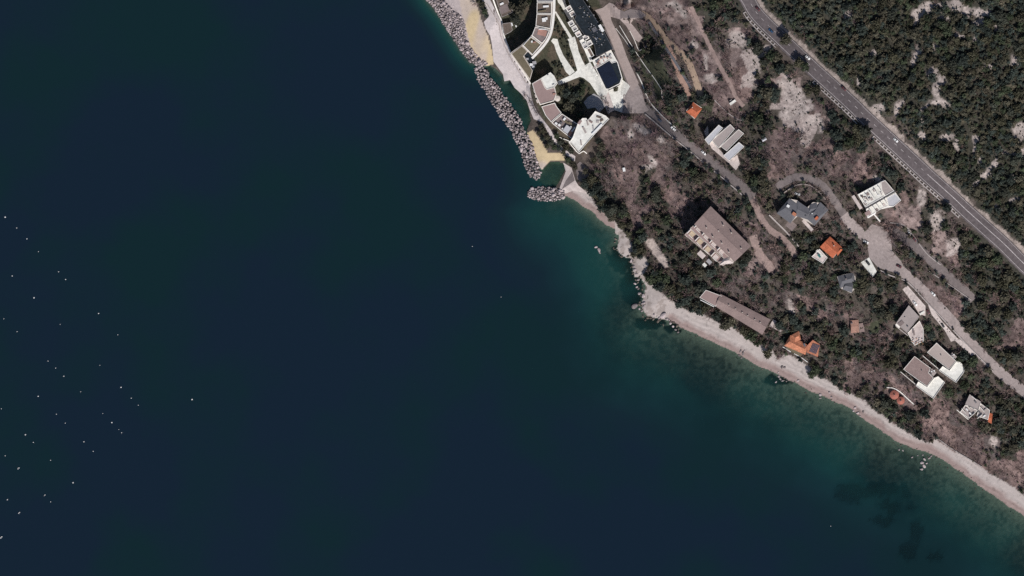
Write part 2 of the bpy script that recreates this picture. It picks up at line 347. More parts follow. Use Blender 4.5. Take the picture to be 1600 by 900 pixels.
# pale limestone clearings: (x, y, rx, ry, rot)
ROCKS = [(1325, 24, 7, 9, 0), (1363, 84, 7, 5, 0), (1434, 24, 9, 15, 25), (1448, 12, 15, 8, -20), (1466, 8, 10, 5, 0), (1475, 28, 9, 6, 30), (1494, 8, 13, 8, 10), (1512, 18, 8, 8, 0),
         (1532, 20, 16, 7, 10), (1530, 36, 11, 6, 0), (1555, 45, 4, 8, 10), (1430, 90, 6, 15, 20), (1464, 74, 5, 3, 0), (1500, 57, 9, 3, 0), (1526, 62, 6, 5, 0), (1541, 88, 4, 4, 0), (1545, 104, 7, 5, 0),
         (1584, 94, 5, 9, -30), (1458, 113, 10, 7, -30), (1472, 126, 8, 8, 0), (1464, 142, 6, 14, 0), (1470, 161, 17, 5, 8), (1446, 168, 10, 4, -40), (1442, 186, 3, 10, 10), (1343, 125, 2.5, 8, 0),
         (1404, 168, 5, 13, 20), (1372, 170, 8, 9, -30), (1594, 206, 13, 13, 0), (1600, 238, 5, 9, 0), (1443, 212, 8, 8, 0), (1480, 214, 12, 6, -10), (1494, 226, 4, 9, 0),
         (1523, 226, 4, 14, 5), (1531, 250, 5, 5, 0), (1572, 240, 14, 2.5, 10), (1555, 255, 3.5, 11, 30), (1541, 272, 12, 6, -40), (1526, 288, 4, 9, 30), (1582, 279, 4, 6, -30), (1586, 311, 7, 4, 0),
         (1560, 328, 6, 4, 0), (1555, 322, 4, 3, 0), (1440, 308, 6, 14, 0), (1464, 344, 10, 14, 0), (1493, 380, 9, 8, 0), (1154, 62, 15, 10, 35), (1196, 82, 5, 12, 35), (1183, 100, 7, 14, 20), (1175, 122, 7, 14, 0),
         (1230, 132, 16, 5, 5), (1240, 150, 18, 12, 20), (1252, 168, 17, 14, 0), (1232, 178, 14, 10, 0), (1270, 190, 13, 8, 0), (1284, 200, 5, 9, -20), (1066, 18, 10, 5, 40), (1052, 8, 12, 5, 10), (980, 2, 12, 4, 0), (1084, 70, 6, 6, 0), (1102, 98, 3, 12, 0),
         (1110, 122, 10, 6, 0), (1000, 200, 14, 6, 25), (985, 210, 5, 8, 0), (1020, 250, 8, 5, 40), (1012, 262, 10, 5, 0), (1034, 218, 8, 5, 30), (1370, 280, 8, 4, 0), (1236, 480, 6, 14, -30), (1552, 690, 6, 10, -20)]
RKD = np.full(PX.shape, 9.0)
wx = (fbm(PX, PY, 9, 31) - 0.5) * 9; wy = (fbm(PX, PY, 9, 57) - 0.5) * 9
for cx, cy, rx, ry, ro in ROCKS:
    c, s = math.cos(math.radians(ro)), math.sin(math.radians(ro)); dx, dy = PX + wx - cx, PY + wy - cy
    RKD = np.minimum(RKD, np.hypot((dx * c + dy * s) / rx, (-dx * s + dy * c) / ry))
hd, ht = dist_line(PX, PY, ROADZ['highway'][0], True)
cross = np.zeros(PX.shape)
hl = ROADZ['highway'][0]
hy = np.interp(PX, [p[0] for p in hl], [p[1] for p in hl])
VERGE = (hd > 10) & (hd < 15.5 + (fbm(PX, PY, 14, 5) - 0.5) * 12) & (PY < hy)

# ------------------------------------------------------------------ ground cover colours (reflectance)
ACC = {'E': (0.055, 0.052, 0.043), 'e': (0.080, 0.069, 0.060), 'B': (0.135, 0.100, 0.096), 'b': (0.235, 0.180, 0.170), 'o': (0.10, 0.082, 0.079),
       'g': (0.060, 0.064, 0.043), 'r': (0.34, 0.285, 0.27), '.': (0.095, 0.078, 0.070)}
cov = np.zeros(PX.shape + (3,))
qx = PX + (fbm(PX, PY, 22, 71) - 0.5) * 34; qy = PY + (fbm(PX, PY, 22, 83) - 0.5) * 34
codes = np.array([[ord(VEG.get((int(i), int(j)), '.')) for i in range(0, 81)] for j in range(0, 46)])
ci = np.clip(qx // 20, 0, 80).astype(int); cj = np.clip(qy // 20, 0, 45).astype(int); ci = np.minimum(ci, 79); cj = np.minimum(cj, 44)
cc = codes[cj, ci]
for k, v in ACC.items(): cov[cc == ord(k)] = v
def blend(mask, col):
    global cov
    mask = np.clip(mask, 0, 1)[..., None]; cov = cov * (1 - mask) + np.array(col) * mask
pink = fbm(PX, PY, 40, 101); blend(((pink > 0.55) & (cc == ord('B'))) * 0.5, (0.27, 0.19, 0.175))
blend(sstep(1.35, 0.65, RKD + (vnoise(PX, PY, 3, 241) - .5) * .5), (0.37, 0.318, 0.30)); blend(VERGE * 0.85, (0.37, 0.31, 0.285))
bz = (cc == ord('B')) | (cc == ord('o')) | (cc == ord('b')); cov *= np.where(bz, 0.55 + 0.9 * fbm(PX, PY, 15, 231, 2), 1.0)[..., None]
cov *= (0.50 + 0.62 * fbm(PX, PY, 5, 201, 2) + 0.40 * vnoise(PX, PY, 2.6, 207))[..., None]
# village gardens
VILL = in_poly(PX, PY, PADS[0][0]) | in_poly(PX, PY, PADS[1][0])
blend(VILL * 1.0, (0.062, 0.062, 0.044)); blend(VILL * sstep(0.5, 0.6, fbm(PX, PY, 16, 301)) * 0.7, (0.115, 0.088, 0.068))
def poly_cov(poly, col, soft=3.0, warp=3.0):
    ox = (fbm(PX, PY, 8, 401) - 0.5) * 2 * warp; oy = (fbm(PX, PY, 8, 402) - 0.5) * 2 * warp
    ins = in_poly(PX + ox, PY + oy, poly); blend(ins * 1.0, col); return ins
poly_cov([(1000, 78), (1012, 75), (1045, 112), (1058, 150), (1045, 165), (1033, 140)], (0.066, 0.069, 0.046))
# beaches
inl = np.where(LAND, DC, -1)
LOWER = (PX > 880) & (PY > 290)
BEACH_BACK = [(876, 300), (882, 290), (895, 286), (903, 292), (921, 302), (932, 322), (945, 332), (960, 345), (968, 356), (977, 366), (985, 376), (991, 392), (987, 400), (998, 404), (1008, 402), (1013, 415), (1006, 428), (1012, 440), (1022, 448), (1037, 458), (1048, 470), (1060, 477),
              (1080, 487), (1100, 490), (1116, 500), (1130, 510), (1148, 514), (1165, 528), (1190, 538), (1205, 548), (1215, 562), (1228, 552), (1250, 562), (1264, 572), (1280, 592), (1292, 592), (1305, 602), (1320, 612), (1335, 618), (1352, 626), (1362, 638), (1385, 653), (1405, 667), (1425, 680), (1452, 692),
              (1462, 684), (1490, 705), (1520, 720), (1545, 738), (1575, 755), (1610, 780), (1680, 830)]
bpoly = BEACH_BACK + [p for p in reversed(COAST) if p[0] >= 866 and p[1] >= 296 and p[0] <= 1700]
BCH = in_poly(PX + (fbm(PX, PY, 10, 411) - 0.5) * 6, PY + (fbm(PX, PY, 10, 412) - 0.5) * 6, bpoly) & LAND
BCH |= LAND & LOWER & (DC < 3.0) & (PX > 880)
blend(BCH * 1.0, (0.44, 0.388, 0.372))
wet = sstep(7.5, 3.0, DC + (fbm(PX, PY, 16, 421) - 0.5) * 4) * BCH * ((PX > 1040) | (PX < 962))
blend(wet * 0.85, (0.265, 0.190, 0.178))
cov = np.where(BCH[..., None], cov * (1 + 0.13 * np.sin(DC * 1.9 + fbm(PX, PY, 30, 423) * 9) * sstep(0.3, 0.6, fbm(PX, PY, 24, 424)) - 0.25 * (vnoise(PX, PY, 3, 425) > 0.86))[..., None], cov)
CLIFF = BCH & (PX > 962) & (PX < 1046) & (PY < 505)
blend(CLIFF * 0.7, (0.44, 0.385, 0.365)); blend(CLIFF * (fbm(PX, PY, 7, 431) > 0.56) * 0.55, (0.25, 0.205, 0.185)); blend(CLIFF * (vnoise(PX, PY, 3.5, 433) > 0.78) * sstep(6, 2, DC) * 0.8, (0.09, 0.078, 0.062))
STRIP = poly_cov([(1007, 376), (1014, 372), (1022, 374), (1046, 414), (1040, 420), (1030, 410)], (0.40, 0.335, 0.31), warp=1.5)
SAND1 = [(700, -30), (735, -30), (745, 8), (752, 30), (762, 55), (769, 80), (772, 100), (760, 104), (745, 95), (735, 78), (728, 60), (722, 30), (712, 12)]
SAND2 = [(823, 208), (832, 203), (840, 212), (848, 225), (856, 238), (870, 240), (884, 240), (884, 252), (872, 251), (860, 252), (850, 262), (846, 267), (838, 250), (830, 230)]
SND = (in_poly(PX, PY, SAND1) | in_poly(PX, PY, SAND2)) & LAND
blend(SND * 1.0, (0.54, 0.43, 0.275))
pk = sstep(0.50, 0.68, fbm(PX * 1.0 + PY * 0.3, PY * 0.5, 34, 441, 2)); blend(SND * pk * 0.75, (0.46, 0.39, 0.375))
blend(in_poly(PX, PY, [(688, -30), (712, -30), (722, 20), (735, 70), (728, 75), (700, 25)]) * LAND * 0.9, (0.44, 0.38, 0.38))
# seabed: pale pebbles close in, weed-dark rock and seagrass further out
sb = np.zeros(PX.shape + (3,)) + np.array((0.20, 0.17, 0.145))
dk = sstep(0.38, 0.66, fbm(PX, PY, 5, 501, 2)) * sstep(2.0, 9.0, DC + (fbm(PX, PY, 30, 511) - 0.5) * 10)
sb = sb * (1 - dk[..., None] * 0.55)
weed = np.zeros(PX.shape)
for cx, cy, rx, ry in ((1330, 770, 34, 24), (1375, 765, 40, 14), (1390, 790, 22, 16), (1412, 772, 12, 14), (1425, 795, 14, 10), (1380, 812, 26, 12), (1432, 830, 14, 26), (1420, 860, 20, 22), (1460, 870, 16, 14), (975, 405, 26, 20), (988, 450, 16, 30), (1015, 505, 26, 10), (1052, 512, 12, 8), (1216, 596, 22, 10), (820, 165, 18, 40), (803, 140, 12, 18)):
    weed = np.maximum(weed, sstep(1.2, 0.6, np.hypot((PX + wx * 2 - cx) / rx, (PY + wy * 2 - cy) / ry)))
sb = sb * (1 - sstep(0, 0.45, weed)[..., None] * 0.93)
ZB = Z.copy(); Z = np.where(~LAND & (PX > 1280), np.maximum(Z, -1.9 - 8.0 * (1 - weed)), Z)      # seagrass standing on a shoal
sb = np.where(LAG[..., None], np.array((0.060, 0.060, 0.042)) * (0.5 + fbm(PX, PY, 9, 521))[..., None], sb)
sb = np.where((LAG & (PX > 838))[..., None], sb * 1.7, sb)
cov = np.where(LAND[..., None], cov, sb)

ny, nx = PX.shape
V = np.stack([X(PX), Y(PY), Z], -1).reshape(-1, 3)
idx = np.arange(ny * nx).reshape(ny, nx)
Q = np.stack([idx[1:, :-1], idx[1:, 1:], idx[:-1, 1:], idx[:-1, :-1]], -1).reshape(-1, 4)
def anyc(m): return (m[:-1, :-1] | m[1:, :-1] | m[:-1, 1:] | m[1:, 1:]).ravel()
landf = anyc(LAND); sandf = anyc(SND) & landf; beachf = anyc(BCH) & landf & ~sandf
def grid_part(name, mask, m):
    q = Q[mask]; u, inv = np.unique(q, return_inverse=True)
    me = tri_mesh(name, V[u], inv.reshape(-1, 4), cov.reshape(-1, 3)[u], 'cover', [m], smooth=True)
    o = bpy.data.objects.new(name, me); COL.objects.link(o); o['kind'] = 'structure'; return o
grid_part('ground', landf & ~sandf & ~beachf, M_GROUND); grid_part('beach', beachf, M_BEACH); grid_part('sand_beach', sandf, M_BEACH); grid_part('seabed', ~landf, M_SEABED)

# ------------------------------------------------------------------ the sea
def sea_material():
    m = bpy.data.materials.new('sea_water'); m.use_nodes = True; n = m.node_tree.nodes; l = m.node_tree.links; n.clear()
    out = n.new('ShaderNodeOutputMaterial'); at = n.new('ShaderNodeAttribute'); at.attribute_name = 'depth'; at.attribute_type = 'GEOMETRY'
    geo = n.new('ShaderNodeNewGeometry')
    d = n.new('ShaderNodeMath'); d.operation = 'DIVIDE'; l.new(at.outputs['Fac'], d.inputs[0]); d.inputs[1].default_value = -2.0
    ex = n.new('ShaderNodeMath'); ex.operation = 'EXPONENT'; l.new(d.outputs[0], ex.inputs[0])
    # water body colour by depth: teal over the shallows, ink blue offshore, drifting tints between the two
    dn = n.new('ShaderNodeMapRange'); dn.inputs[1].default_value = 0.0; dn.inputs[2].default_value = 16.0
    at2 = n.new('ShaderNodeAttribute'); at2.attribute_name = 'offshore'; l.new(at2.outputs['Fac'], dn.inputs[0])
    cr = n.new('ShaderNodeValToRGB'); l.new(dn.outputs[0], cr.inputs[0])
    e_ = cr.color_ramp.elements; e_[0].position = 0.0; e_[0].color = (0.016, 0.078, 0.072, 1); e_[1].position = 1.0; e_[1].color = (0.0062, 0.0152, 0.0285, 1)
    k = e_.new(0.2); k.color = (0.0095, 0.050, 0.049, 1); k = e_.new(0.42); k.color = (0.0072, 0.0300, 0.0355, 1); k = e_.new(0.7); k.color = (0.0064, 0.0185, 0.0275, 1)
    t = n.new('ShaderNodeTexNoise'); t.inputs['Scale'].default_value = 0.0085; t.inputs['Detail'].default_value = 4; l.new(geo.outputs['Position'], t.inputs['Vector'])
    r = n.new('ShaderNodeMapRange'); r.inputs[1].default_value = 0.44; r.inputs[2].default_value = 0.62; r.inputs[3].default_value = 0; r.inputs[4].default_value = 0.9; l.new(t.outputs[0], r.inputs[0])
    mx = n.new('ShaderNodeMix'); mx.data_type = 'RGBA'; l.new(r.outputs[0], mx.inputs[0]); l.new(cr.outputs[0], mx.inputs[6]); mx.inputs[7].default_value = (0.0048, 0.0192, 0.0228, 1)
    body = n.new('ShaderNodeBsdfDiffuse'); l.new(mx.outputs[2], body.inputs[0])
    tr = n.new('ShaderNodeBsdfTransparent'); tr.inputs[0].default_value = (0.70, 0.90, 0.86, 1)
    ms = n.new('ShaderNodeMixShader'); l.new(ex.outputs[0], ms.inputs[0]); l.new(body.outputs[0], ms.inputs[1]); l.new(tr.outputs[0], ms.inputs[2])
    gl = n.new('ShaderNodeBsdfGlossy'); gl.inputs['Roughness'].default_value = 0.12
    fr = n.new('ShaderNodeFresnel'); fr.inputs[0].default_value = 1.33
    bt = n.new('ShaderNodeTexNoise'); bt.inputs['Scale'].default_value = 0.5; bt.inputs['Detail'].default_value = 4; l.new(geo.outputs['Position'], bt.inputs['Vector'])
    bp = n.new('ShaderNodeBump'); bp.inputs['Strength'].default_value = 0.12; bp.inputs['Distance'].default_value = 0.4; l.new(bt.outputs[0], bp.inputs['Height'])
    l.new(bp.outputs[0], gl.inputs['Normal']); l.new(bp.outputs[0], fr.inputs['Normal'])
    m2 = n.new('ShaderNodeMixShader'); l.new(fr.outputs[0], m2.inputs[0]); l.new(ms.outputs[0], m2.inputs[1]); l.new(gl.outputs[0], m2.inputs[2])
    l.new(m2.outputs[0], out.inputs[0]); return m
wxs = axis(-2400, -40, 1640, 3200, 6.0, 60.0); wys = axis(-1500, -40, 940, 2400, 6.0, 60.0)
WX, WY = np.meshgrid(wxs, wys)
wl_ = in_poly(WX, WY, LANDPOLY); wd = np.where(wl_, 0.0, np.maximum(0.02, -np.where((WX > -840) & (WX < 2480) & (WY > -500) & (WY < 1400), zgrid(WX, WY), -45)))
wt = np.where(wl_, 0.0, np.maximum(0.02, -np.where((WX > -840) & (WX < 2480) & (WY > -500) & (WY < 1400), zgrid(WX, WY, ZB), -45)))
# past 14 m the bottom no longer shows: keep the value smooth
wV = np.stack([X(WX), Y(WY), np.zeros(WX.shape)], -1).reshape(-1, 3); wi = np.arange(WX.size).reshape(WX.shape)
wQ = np.stack([wi[1:, :-1], wi[1:, 1:], wi[:-1, 1:], wi[:-1, :-1]], -1).reshape(-1, 4)
keep = ~(wl_.ravel()[wQ].all(1) & (dist_line(WX, WY, COAST).ravel()[wQ].min(1) > 14)); wQ = wQ[keep]; u, inv = np.unique(wQ, return_inverse=True)
wm = tri_mesh('sea', wV[u], inv.reshape(-1, 4), None, mats=[sea_material()])
da = wm.attributes.new('depth', 'FLOAT', 'POINT'); da.data.foreach_set('value', wd.ravel()[u].astype(np.float32))
da = wm.attributes.new('offshore', 'FLOAT', 'POINT'); da.data.foreach_set('value', wt.ravel()[u].astype(np.float32))
so = bpy.data.objects.new('sea', wm); COL.objects.link(so); so['kind'] = 'structure'

# ------------------------------------------------------------------ roads, paths and paving
def drape(name, L, wl, wr, m, lift):
    """a road surface laid over the graded ground, cut across and along"""
    L = smooth_line(L, 3.0); n = len(L); k = max(3, int((wl + wr) / 2.5)); Vv = []; Ff = []
    for i in range(n):
        p0 = np.array(L[max(i - 1, 0)]); p1 = np.array(L[min(i + 1, n - 1)]); d = p1 - p0; d = d / np.hypot(*d); nr = np.array((-d[1], d[0]))
        jl, jr = 0.5 * math.sin(i * 1.7) * math.sin(i * .31), 0.5 * math.sin(i * 1.3 + 1) * math.sin(i * .43)
        for j in range(k + 1):
            q = np.array(L[i]) + nr * (-wl + jl + (wl + wr + jr - jl) * j / k); Vv.append((X(q[0]), Y(q[1]), float(zgrid(q[0], q[1])) + lift))
    for i in range(n - 1):
        for j in range(k): a_ = i * (k + 1) + j; Ff.append((a_, a_ + 1, a_ + k + 2, a_ + k + 1))
    return mesh_obj(name, Vv, Ff, m)
def ribbon(name, L, zz, offL, offR, m, lift=0.12, parent=None, thick=0.0):
    """a strip along L (pixels) between two offsets; positive = to the right of travel on the picture."""
    n = len(L); Vv = []; Ff = []
    for i in range(n):
        p0 = np.array(L[max(i - 1, 0)]); p1 = np.array(L[min(i + 1, n - 1)]); d = p1 - p0; d = d / np.hypot(*d); nr = np.array((-d[1], d[0]))
        for o_ in (offL, offR):
            q = np.array(L[i]) + nr * o_; Vv.append((X(q[0]), Y(q[1]), zz[i] + lift))
    for i in range(n - 1): Ff.append((2 * i, 2 * i + 1, 2 * i + 3, 2 * i + 2))
    if thick:
        b = len(Vv); Vv += [(x, y, z - thick) for x, y, z in Vv[:b]]
        for i in range(n - 1):
            Ff.append((2 * i, 2 * i + 2, b + 2 * i + 2, b + 2 * i)); Ff.append((2 * i + 3, 2 * i + 1, b + 2 * i + 1, b + 2 * i + 3))
        Ff.append((1, 0, b, b + 1)); Ff.append((b - 2, b - 1, 2 * b - 1, 2 * b - 2))
    return mesh_obj(name, Vv, Ff, m, parent)
RM = {'highway': M_ASPH, 'village_road': M_ASPH2, 'shore_lane': M_DIRT, 'house_lane': M_DIRT, 'residential_road': M_ASPH3, 'loop_lane': M_ASPH2, 'upper_lane': M_ASPH2, 'tan_track': M_TAN, 'orange_track': M_ORANGE, 'dirt_track': M_DIRT}
LIFT = {'highway': 0.16, 'village_road': 0.16, 'shore_lane': 0.10, 'house_lane': 0.10, 'residential_road': 0.14, 'loop_lane': 0.10, 'upper_lane': 0.18, 'tan_track': 0.10, 'orange_track': 0.14, 'dirt_track': 0.10}
RO = {}
for nm, (line, wl, wr) in ROADS.items():
    L, zz = ROADZ[nm]; RO[nm] = tag(drape(nm, line, wl, wr, RM[nm], LIFT[nm]), kind='structure')
def sheet(name, poly, m, lift=0.12, z=None, parent=None):
    """flat paving laid over the ground, cut finely so that it follows it."""
    xs_ = [p[0] for p in poly]; ys_ = [p[1] for p in poly]
    if z is not None:
        q = ccw(P(poly)); return tag(mesh_obj(name, *prism_vf(q, z - 0.4, z), m, parent), kind='structure')
    import bmesh
    bm = bmesh.new(); bm.faces.new([bm.verts.new((x, y, 0)) for x, y in ccw(P(poly))])
    for c0, c1, ax in ((min(xs_), max(xs_), 0), (min(ys_), max(ys_), 1)):
        k = c0 + 4
        while k < c1:
            co = (X(k), 0, 0) if ax == 0 else (0, Y(k), 0); no = (1, 0, 0) if ax == 0 else (0, 1, 0)
            bmesh.ops.bisect_plane(bm, geom=bm.verts[:] + bm.edges[:] + bm.faces[:], plane_co=co, plane_no=no); k += 4
    for v in bm.verts: v.co.z = float(zgrid(v.co.x / S + 800, 450 - v.co.y / S)) + lift
    me = bpy.data.meshes.new(name); bm.to_mesh(me); bm.free(); me.materials.append(m)
    o = bpy.data.objects.new(name, me); COL.objects.link(o); o['kind'] = 'structure'; return o
sheet('road', [(929, 16), (942, 12), (952, 4), (958, 6), (966, 14), (975, 18), (985, 14), (1000, 16), (1010, 24), (998, 32), (990, 30), (986, 36), (1004, 59), (998, 66), (992, 62), (978, 40), (968, 30), (954, 26), (956, 36), (947, 34), (940, 26)], M_ROADPINK, 0.28)
sheet('road', [(974, 140), (988, 128), (996, 130), (1003, 142), (1008, 164), (1014, 172), (1004, 177), (972, 177), (972, 158)], M_ASPH3, 0.24)
sheet('road', [(936, 20), (948, 16), (960, 42), (970, 62), (980, 90), (998, 130), (988, 143), (984, 136), (968, 98), (955, 64)], M_ROADPINK, 0.3)
sheet('road', [(1352, 362), (1362, 350), (1382, 356), (1392, 372), (1394, 392), (1408, 408), (1420, 434), (1404, 428), (1372, 418), (1358, 402), (1356, 388)], M_ASPH3, 0.24)
PROM = [(742, -30), (752, -2), (760, 14), (763, 27), (756, 34), (759, 45), (766, 56), (769, 72), (771, 96), (777, 104), (786, 116), (788, 127), (797, 125), (804, 137), (814, 146), (823, 157), (828, 172), (834, 186), (846, 191), (853, 202), (860, 214), (868, 226), (874, 228), (866, 212), (860, 202), (854, 194), (846, 184), (840, 176), (834, 164), (830, 150), (828, 138), (829, 131), (815, 109), (800, 86), (788, 64), (784, 46), (782, 32), (772, 12), (764, -4), (756, -30)]
sheet('promenade', PROM, M_PROM, 0.25)
sheet('path', [(866, 222), (873, 226), (886, 236), (899, 244), (898, 254), (890, 246), (876, 236)], M_PROM, 0.2)
sheet('path', [(880, 254), (893, 262), (899, 282), (904, 290), (921, 304), (906, 300), (895, 298), (885, 302), (876, 304), (872, 300), (878, 284), (884, 268)], M_PPAVE, 0.3)
sheet('path', [(884, 283), (894, 268), (898, 282), (878, 296)], M_ASPH2, 0.42)
sheet('path', [(899, 260), (906, 252), (918, 262), (921, 274), (908, 284), (902, 280)], M_ASPH2, 0.3)
sheet('paving', [(887, 61), (898, 57), (902, 70), (904, 80), (909, 92), (914, 102), (922, 97), (930, 110), (944, 132), (951, 142), (944, 156), (934, 148), (922, 130), (912, 122), (906, 120), (873, 133), (871, 127), (893, 117), (902, 110), (896, 90), (891, 75)], M_WPAVE, 0.25)
sheet('paving', [(861, 64), (864, 60), (871, 61), (874, 72), (880, 86), (888, 98), (898, 112), (890, 118), (884, 112), (877, 98), (869, 80), (866, 70)], M_WPAVE, 0.2)
sheet('paving', [(940, 152), (951, 143), (956, 154), (960, 172), (950, 178), (946, 168)], M_PPAVE, 0.18)
sheet('paving', [(866, 18), (869, 18), (894, 58), (890, 60), (878, 40)], M_WPAVE, 0.2)
sheet('paving', [(866, -20), (879, -20), (884, 6), (900, 34), (914, 62), (926, 96), (921, 97), (908, 66), (892, 36), (876, 8), (872, 4)], M_WPAVE, 0.22)
sheet('paving', [(957, 98), (967, 108), (973, 125), (985, 134), (976, 150), (972, 176), (960, 172), (954, 152), (950, 142), (968, 133), (973, 122)], M_WPAVE, 0.3)
sheet('paving', [(918, 152), (928, 146), (938, 152), (946, 166), (936, 176), (930, 168), (918, 170), (912, 160)], M_GPAVE, 0.3)
sheet('paving', [(1100, 206), (1106, 196), (1108, 216), (1130, 240), (1140, 250), (1152, 242), (1156, 256), (1150, 266), (1138, 254), (1112, 232)], M_PPAVE, 0.2)
sheet('paving', [(1410, 452), (1418, 446), (1430, 460), (1446, 478), (1446, 494), (1436, 490), (1422, 468)], M_PPAVE, 0.2)
sheet('paving', [(1345, 410), (1358, 402), (1370, 424), (1364, 433)], M_WPAVE, 0.3)
sheet('paving', [(1450, 476), (1456, 480), (1472, 502), (1488, 520), (1498, 530), (1486, 534), (1476, 516), (1456, 492)], M_PPAVE, 0.22)
sheet('paving', [(1492, 532), (1500, 530), (1526, 552), (1518, 556)], M_PPAVE, 0.22)
# highway paint: edge lines, dashes and a solid centre line further on
hL, hZ = ROADZ['highway']
ribbon('edge_line', hL, hZ, -8.8, -8.4, M_PAINT, 0.20, RO['highway']); ribbon('edge_line', hL, hZ, 10.3, 10.8, M_PAINT, 0.20, RO['highway'])
dense = smooth_line(HWY_C, 1.0); dz = np.interp([p[0] for p in dense], [p[0] for p in hL], hZ)
i0 = 0
while i0 < len(dense) - 10:
    if dense[i0][0] < 1446:
        ribbon('lane_dash', dense[i0:i0 + 6], dz[i0:i0 + 6], -0.22, 0.28, M_PAINT, 0.20, RO['highway']); i0 += 14
    else: break
ribbon('centre_line', dense[i0:], dz[i0:], -0.4, 0.45, M_PAINT, 0.20, RO['highway'])

# ------------------------------------------------------------------ walls, fences and the highway guard beams
def wall_line(name, label, cat, line, m, width, height, closed=False, base=None):
    L = smooth_line(line, 5.0) if len(line) > 2 else [tuple(np.array(line[0]) + (np.array(line[1]) - np.array(line[0])) * t) for t in np.linspace(0, 1, max(2, int(math.dist(*line) / 5)))]
    zz = zgrid([p[0] for p in L], [p[1] for p in L]) if base is None else np.full(len(L), base)
    o = ribbon(name, L, zz, -width, width, m, height, None, height + 0.8); tag(o, label, cat); return o
wall_line('promenade_wall', 'long pale wall with planting between the promenade and village buildings', 'wall', [(768, -8), (778, 20), (784, 34), (787, 54), (799, 84), (815, 108), (829, 131)], M_WCONC, 1.0, 1.4)
wall_line('retaining_wall', 'low grey wall edging the promenade beside its long pale wall', 'wall', [(761, 6), (773, 26), (780, 40), (783, 58), (794, 84), (806, 104), (822, 130)], M_STONEW, 0.45, 0.8)
wall_line('retaining_wall', 'pale wall along the sea side of the road leaving the village', 'wall', [(1008, 178), (1030, 197), (1050, 214), (1080, 238), (1105, 259), (1130, 279), (1160, 305)], M_CONC, 0.9, 1.0)
wall_line('retaining_wall', 'pale stepped wall uphill of the asphalt turning place', 'wall', [(994, 112), (1002, 128), (1008, 144), (1016, 160), (1026, 172), (1040, 186), (1056, 200)], M_WCONC, 0.8, 1.0)
wall_line('garden_wall', 'long thin white wall crossing the green slope below the tan track', 'wall', [(968, 40), (985, 68), (1006, 100), (1022, 122), (1034, 140)], M_WCONC, 0.5, 1.2)
wall_line('garden_wall', 'thin white wall bordering the parking strip', 'wall', [(984, 48), (992, 64), (999, 79), (1010, 72)], M_WCONC, 0.45, 1.0)
wall_line('garden_wall', 'short thin wall behind the orange roofed cottage', 'wall', [(1034, 141), (1035, 154), (1045, 167)], M_CONC, 0.5, 1.0)
wall_line('retaining_wall', 'wall under the edge of the tan track, widened and darkened to stand for shade', 'wall', [(1014, 34), (1028, 56), (1042, 78), (1052, 92), (1068, 118), (1080, 138)], M_GREYR, 2.0, 1.2)  # dark bluish colour and extra width stand in for the shaded strip here
wall_line('garden_wall', 'thin white wall running between the village beds and the road', 'wall', [(962, 44), (976, 62), (984, 74)], M_WCONC, 0.4, 0.8)
wall_line('garden_wall', 'pale straight wall below the grey slate roofed villa', 'wall', [(1202, 336), (1216, 350), (1230, 364), (1248, 385)], M_CONC, 1.1, 1.2)
wall_line('retaining_wall', 'pale roadside wall above the houses with white terraces', 'wall', [(1373, 421), (1390, 430), (1418, 441), (1442, 466), (1466, 491), (1494, 521), (1524, 552), (1552, 580)], M_CONC, 0.8, 0.9)
wall_line('retaining_wall', 'pale kerb wall uphill of the lane where cars are parked', 'wall', [(1390, 348), (1408, 350), (1420, 358), (1434, 378), (1450, 398), (1470, 414)], M_CONC, 0.7, 0.9)
wall_line('retaining_wall', 'low pale wall on the sea side of the lane where cars are parked', 'wall', [(1452, 424), (1470, 436), (1494, 452), (1518, 469)], M_CONC, 0.55, 0.8)
wall_line('garden_wall', 'curved white wall sheltering the round red roofed pavilions', 'wall', [(1382, 606), (1394, 606), (1406, 612), (1416, 621), (1428, 632)], M_WCONC, 0.8, 1.2)
wall_line('garden_fence', 'white fence between the beach and the orange house with solar panels', 'fence', [(1223, 542), (1236, 550), (1251, 558), (1262, 566)], M_WHITE, 0.5, 1.2)
wall_line('garden_wall', 'curved stone wall around the back of the grey slate roofed villa', 'wall', [(1224, 302), (1236, 294), (1250, 288), (1266, 290), (1280, 300), (1290, 312)], M_STONEW, 0.7, 1.2)
wall_line('sea_wall', 'low stone wall along the back of the pebble beach', 'wall', [(1463, 684), (1490, 703), (1515, 718), (1535, 730)], M_CONC, 0.7, 1.0)
wall_line('retaining_wall', 'stone wall edging the hairpin of the footpath above the village', 'wall', [(1116, 156), (1128, 168), (1142, 180), (1158, 188), (1166, 178)], M_CONC, 0.6, 0.7)
wall_line('garden_wall', 'pale wall between the promenade and the terrace of planters', 'wall', [(871, 206), (873, 214), (880, 217), (890, 221), (902, 232)], M_WCONC, 0.6, 1.2)
wall_line('garden_wall', 'white zigzag wall at the foot of the white roof deck', 'wall', [(889, 222), (897, 232), (905, 240), (912, 236), (917, 240)], M_WCONC, 0.7, 1.2)

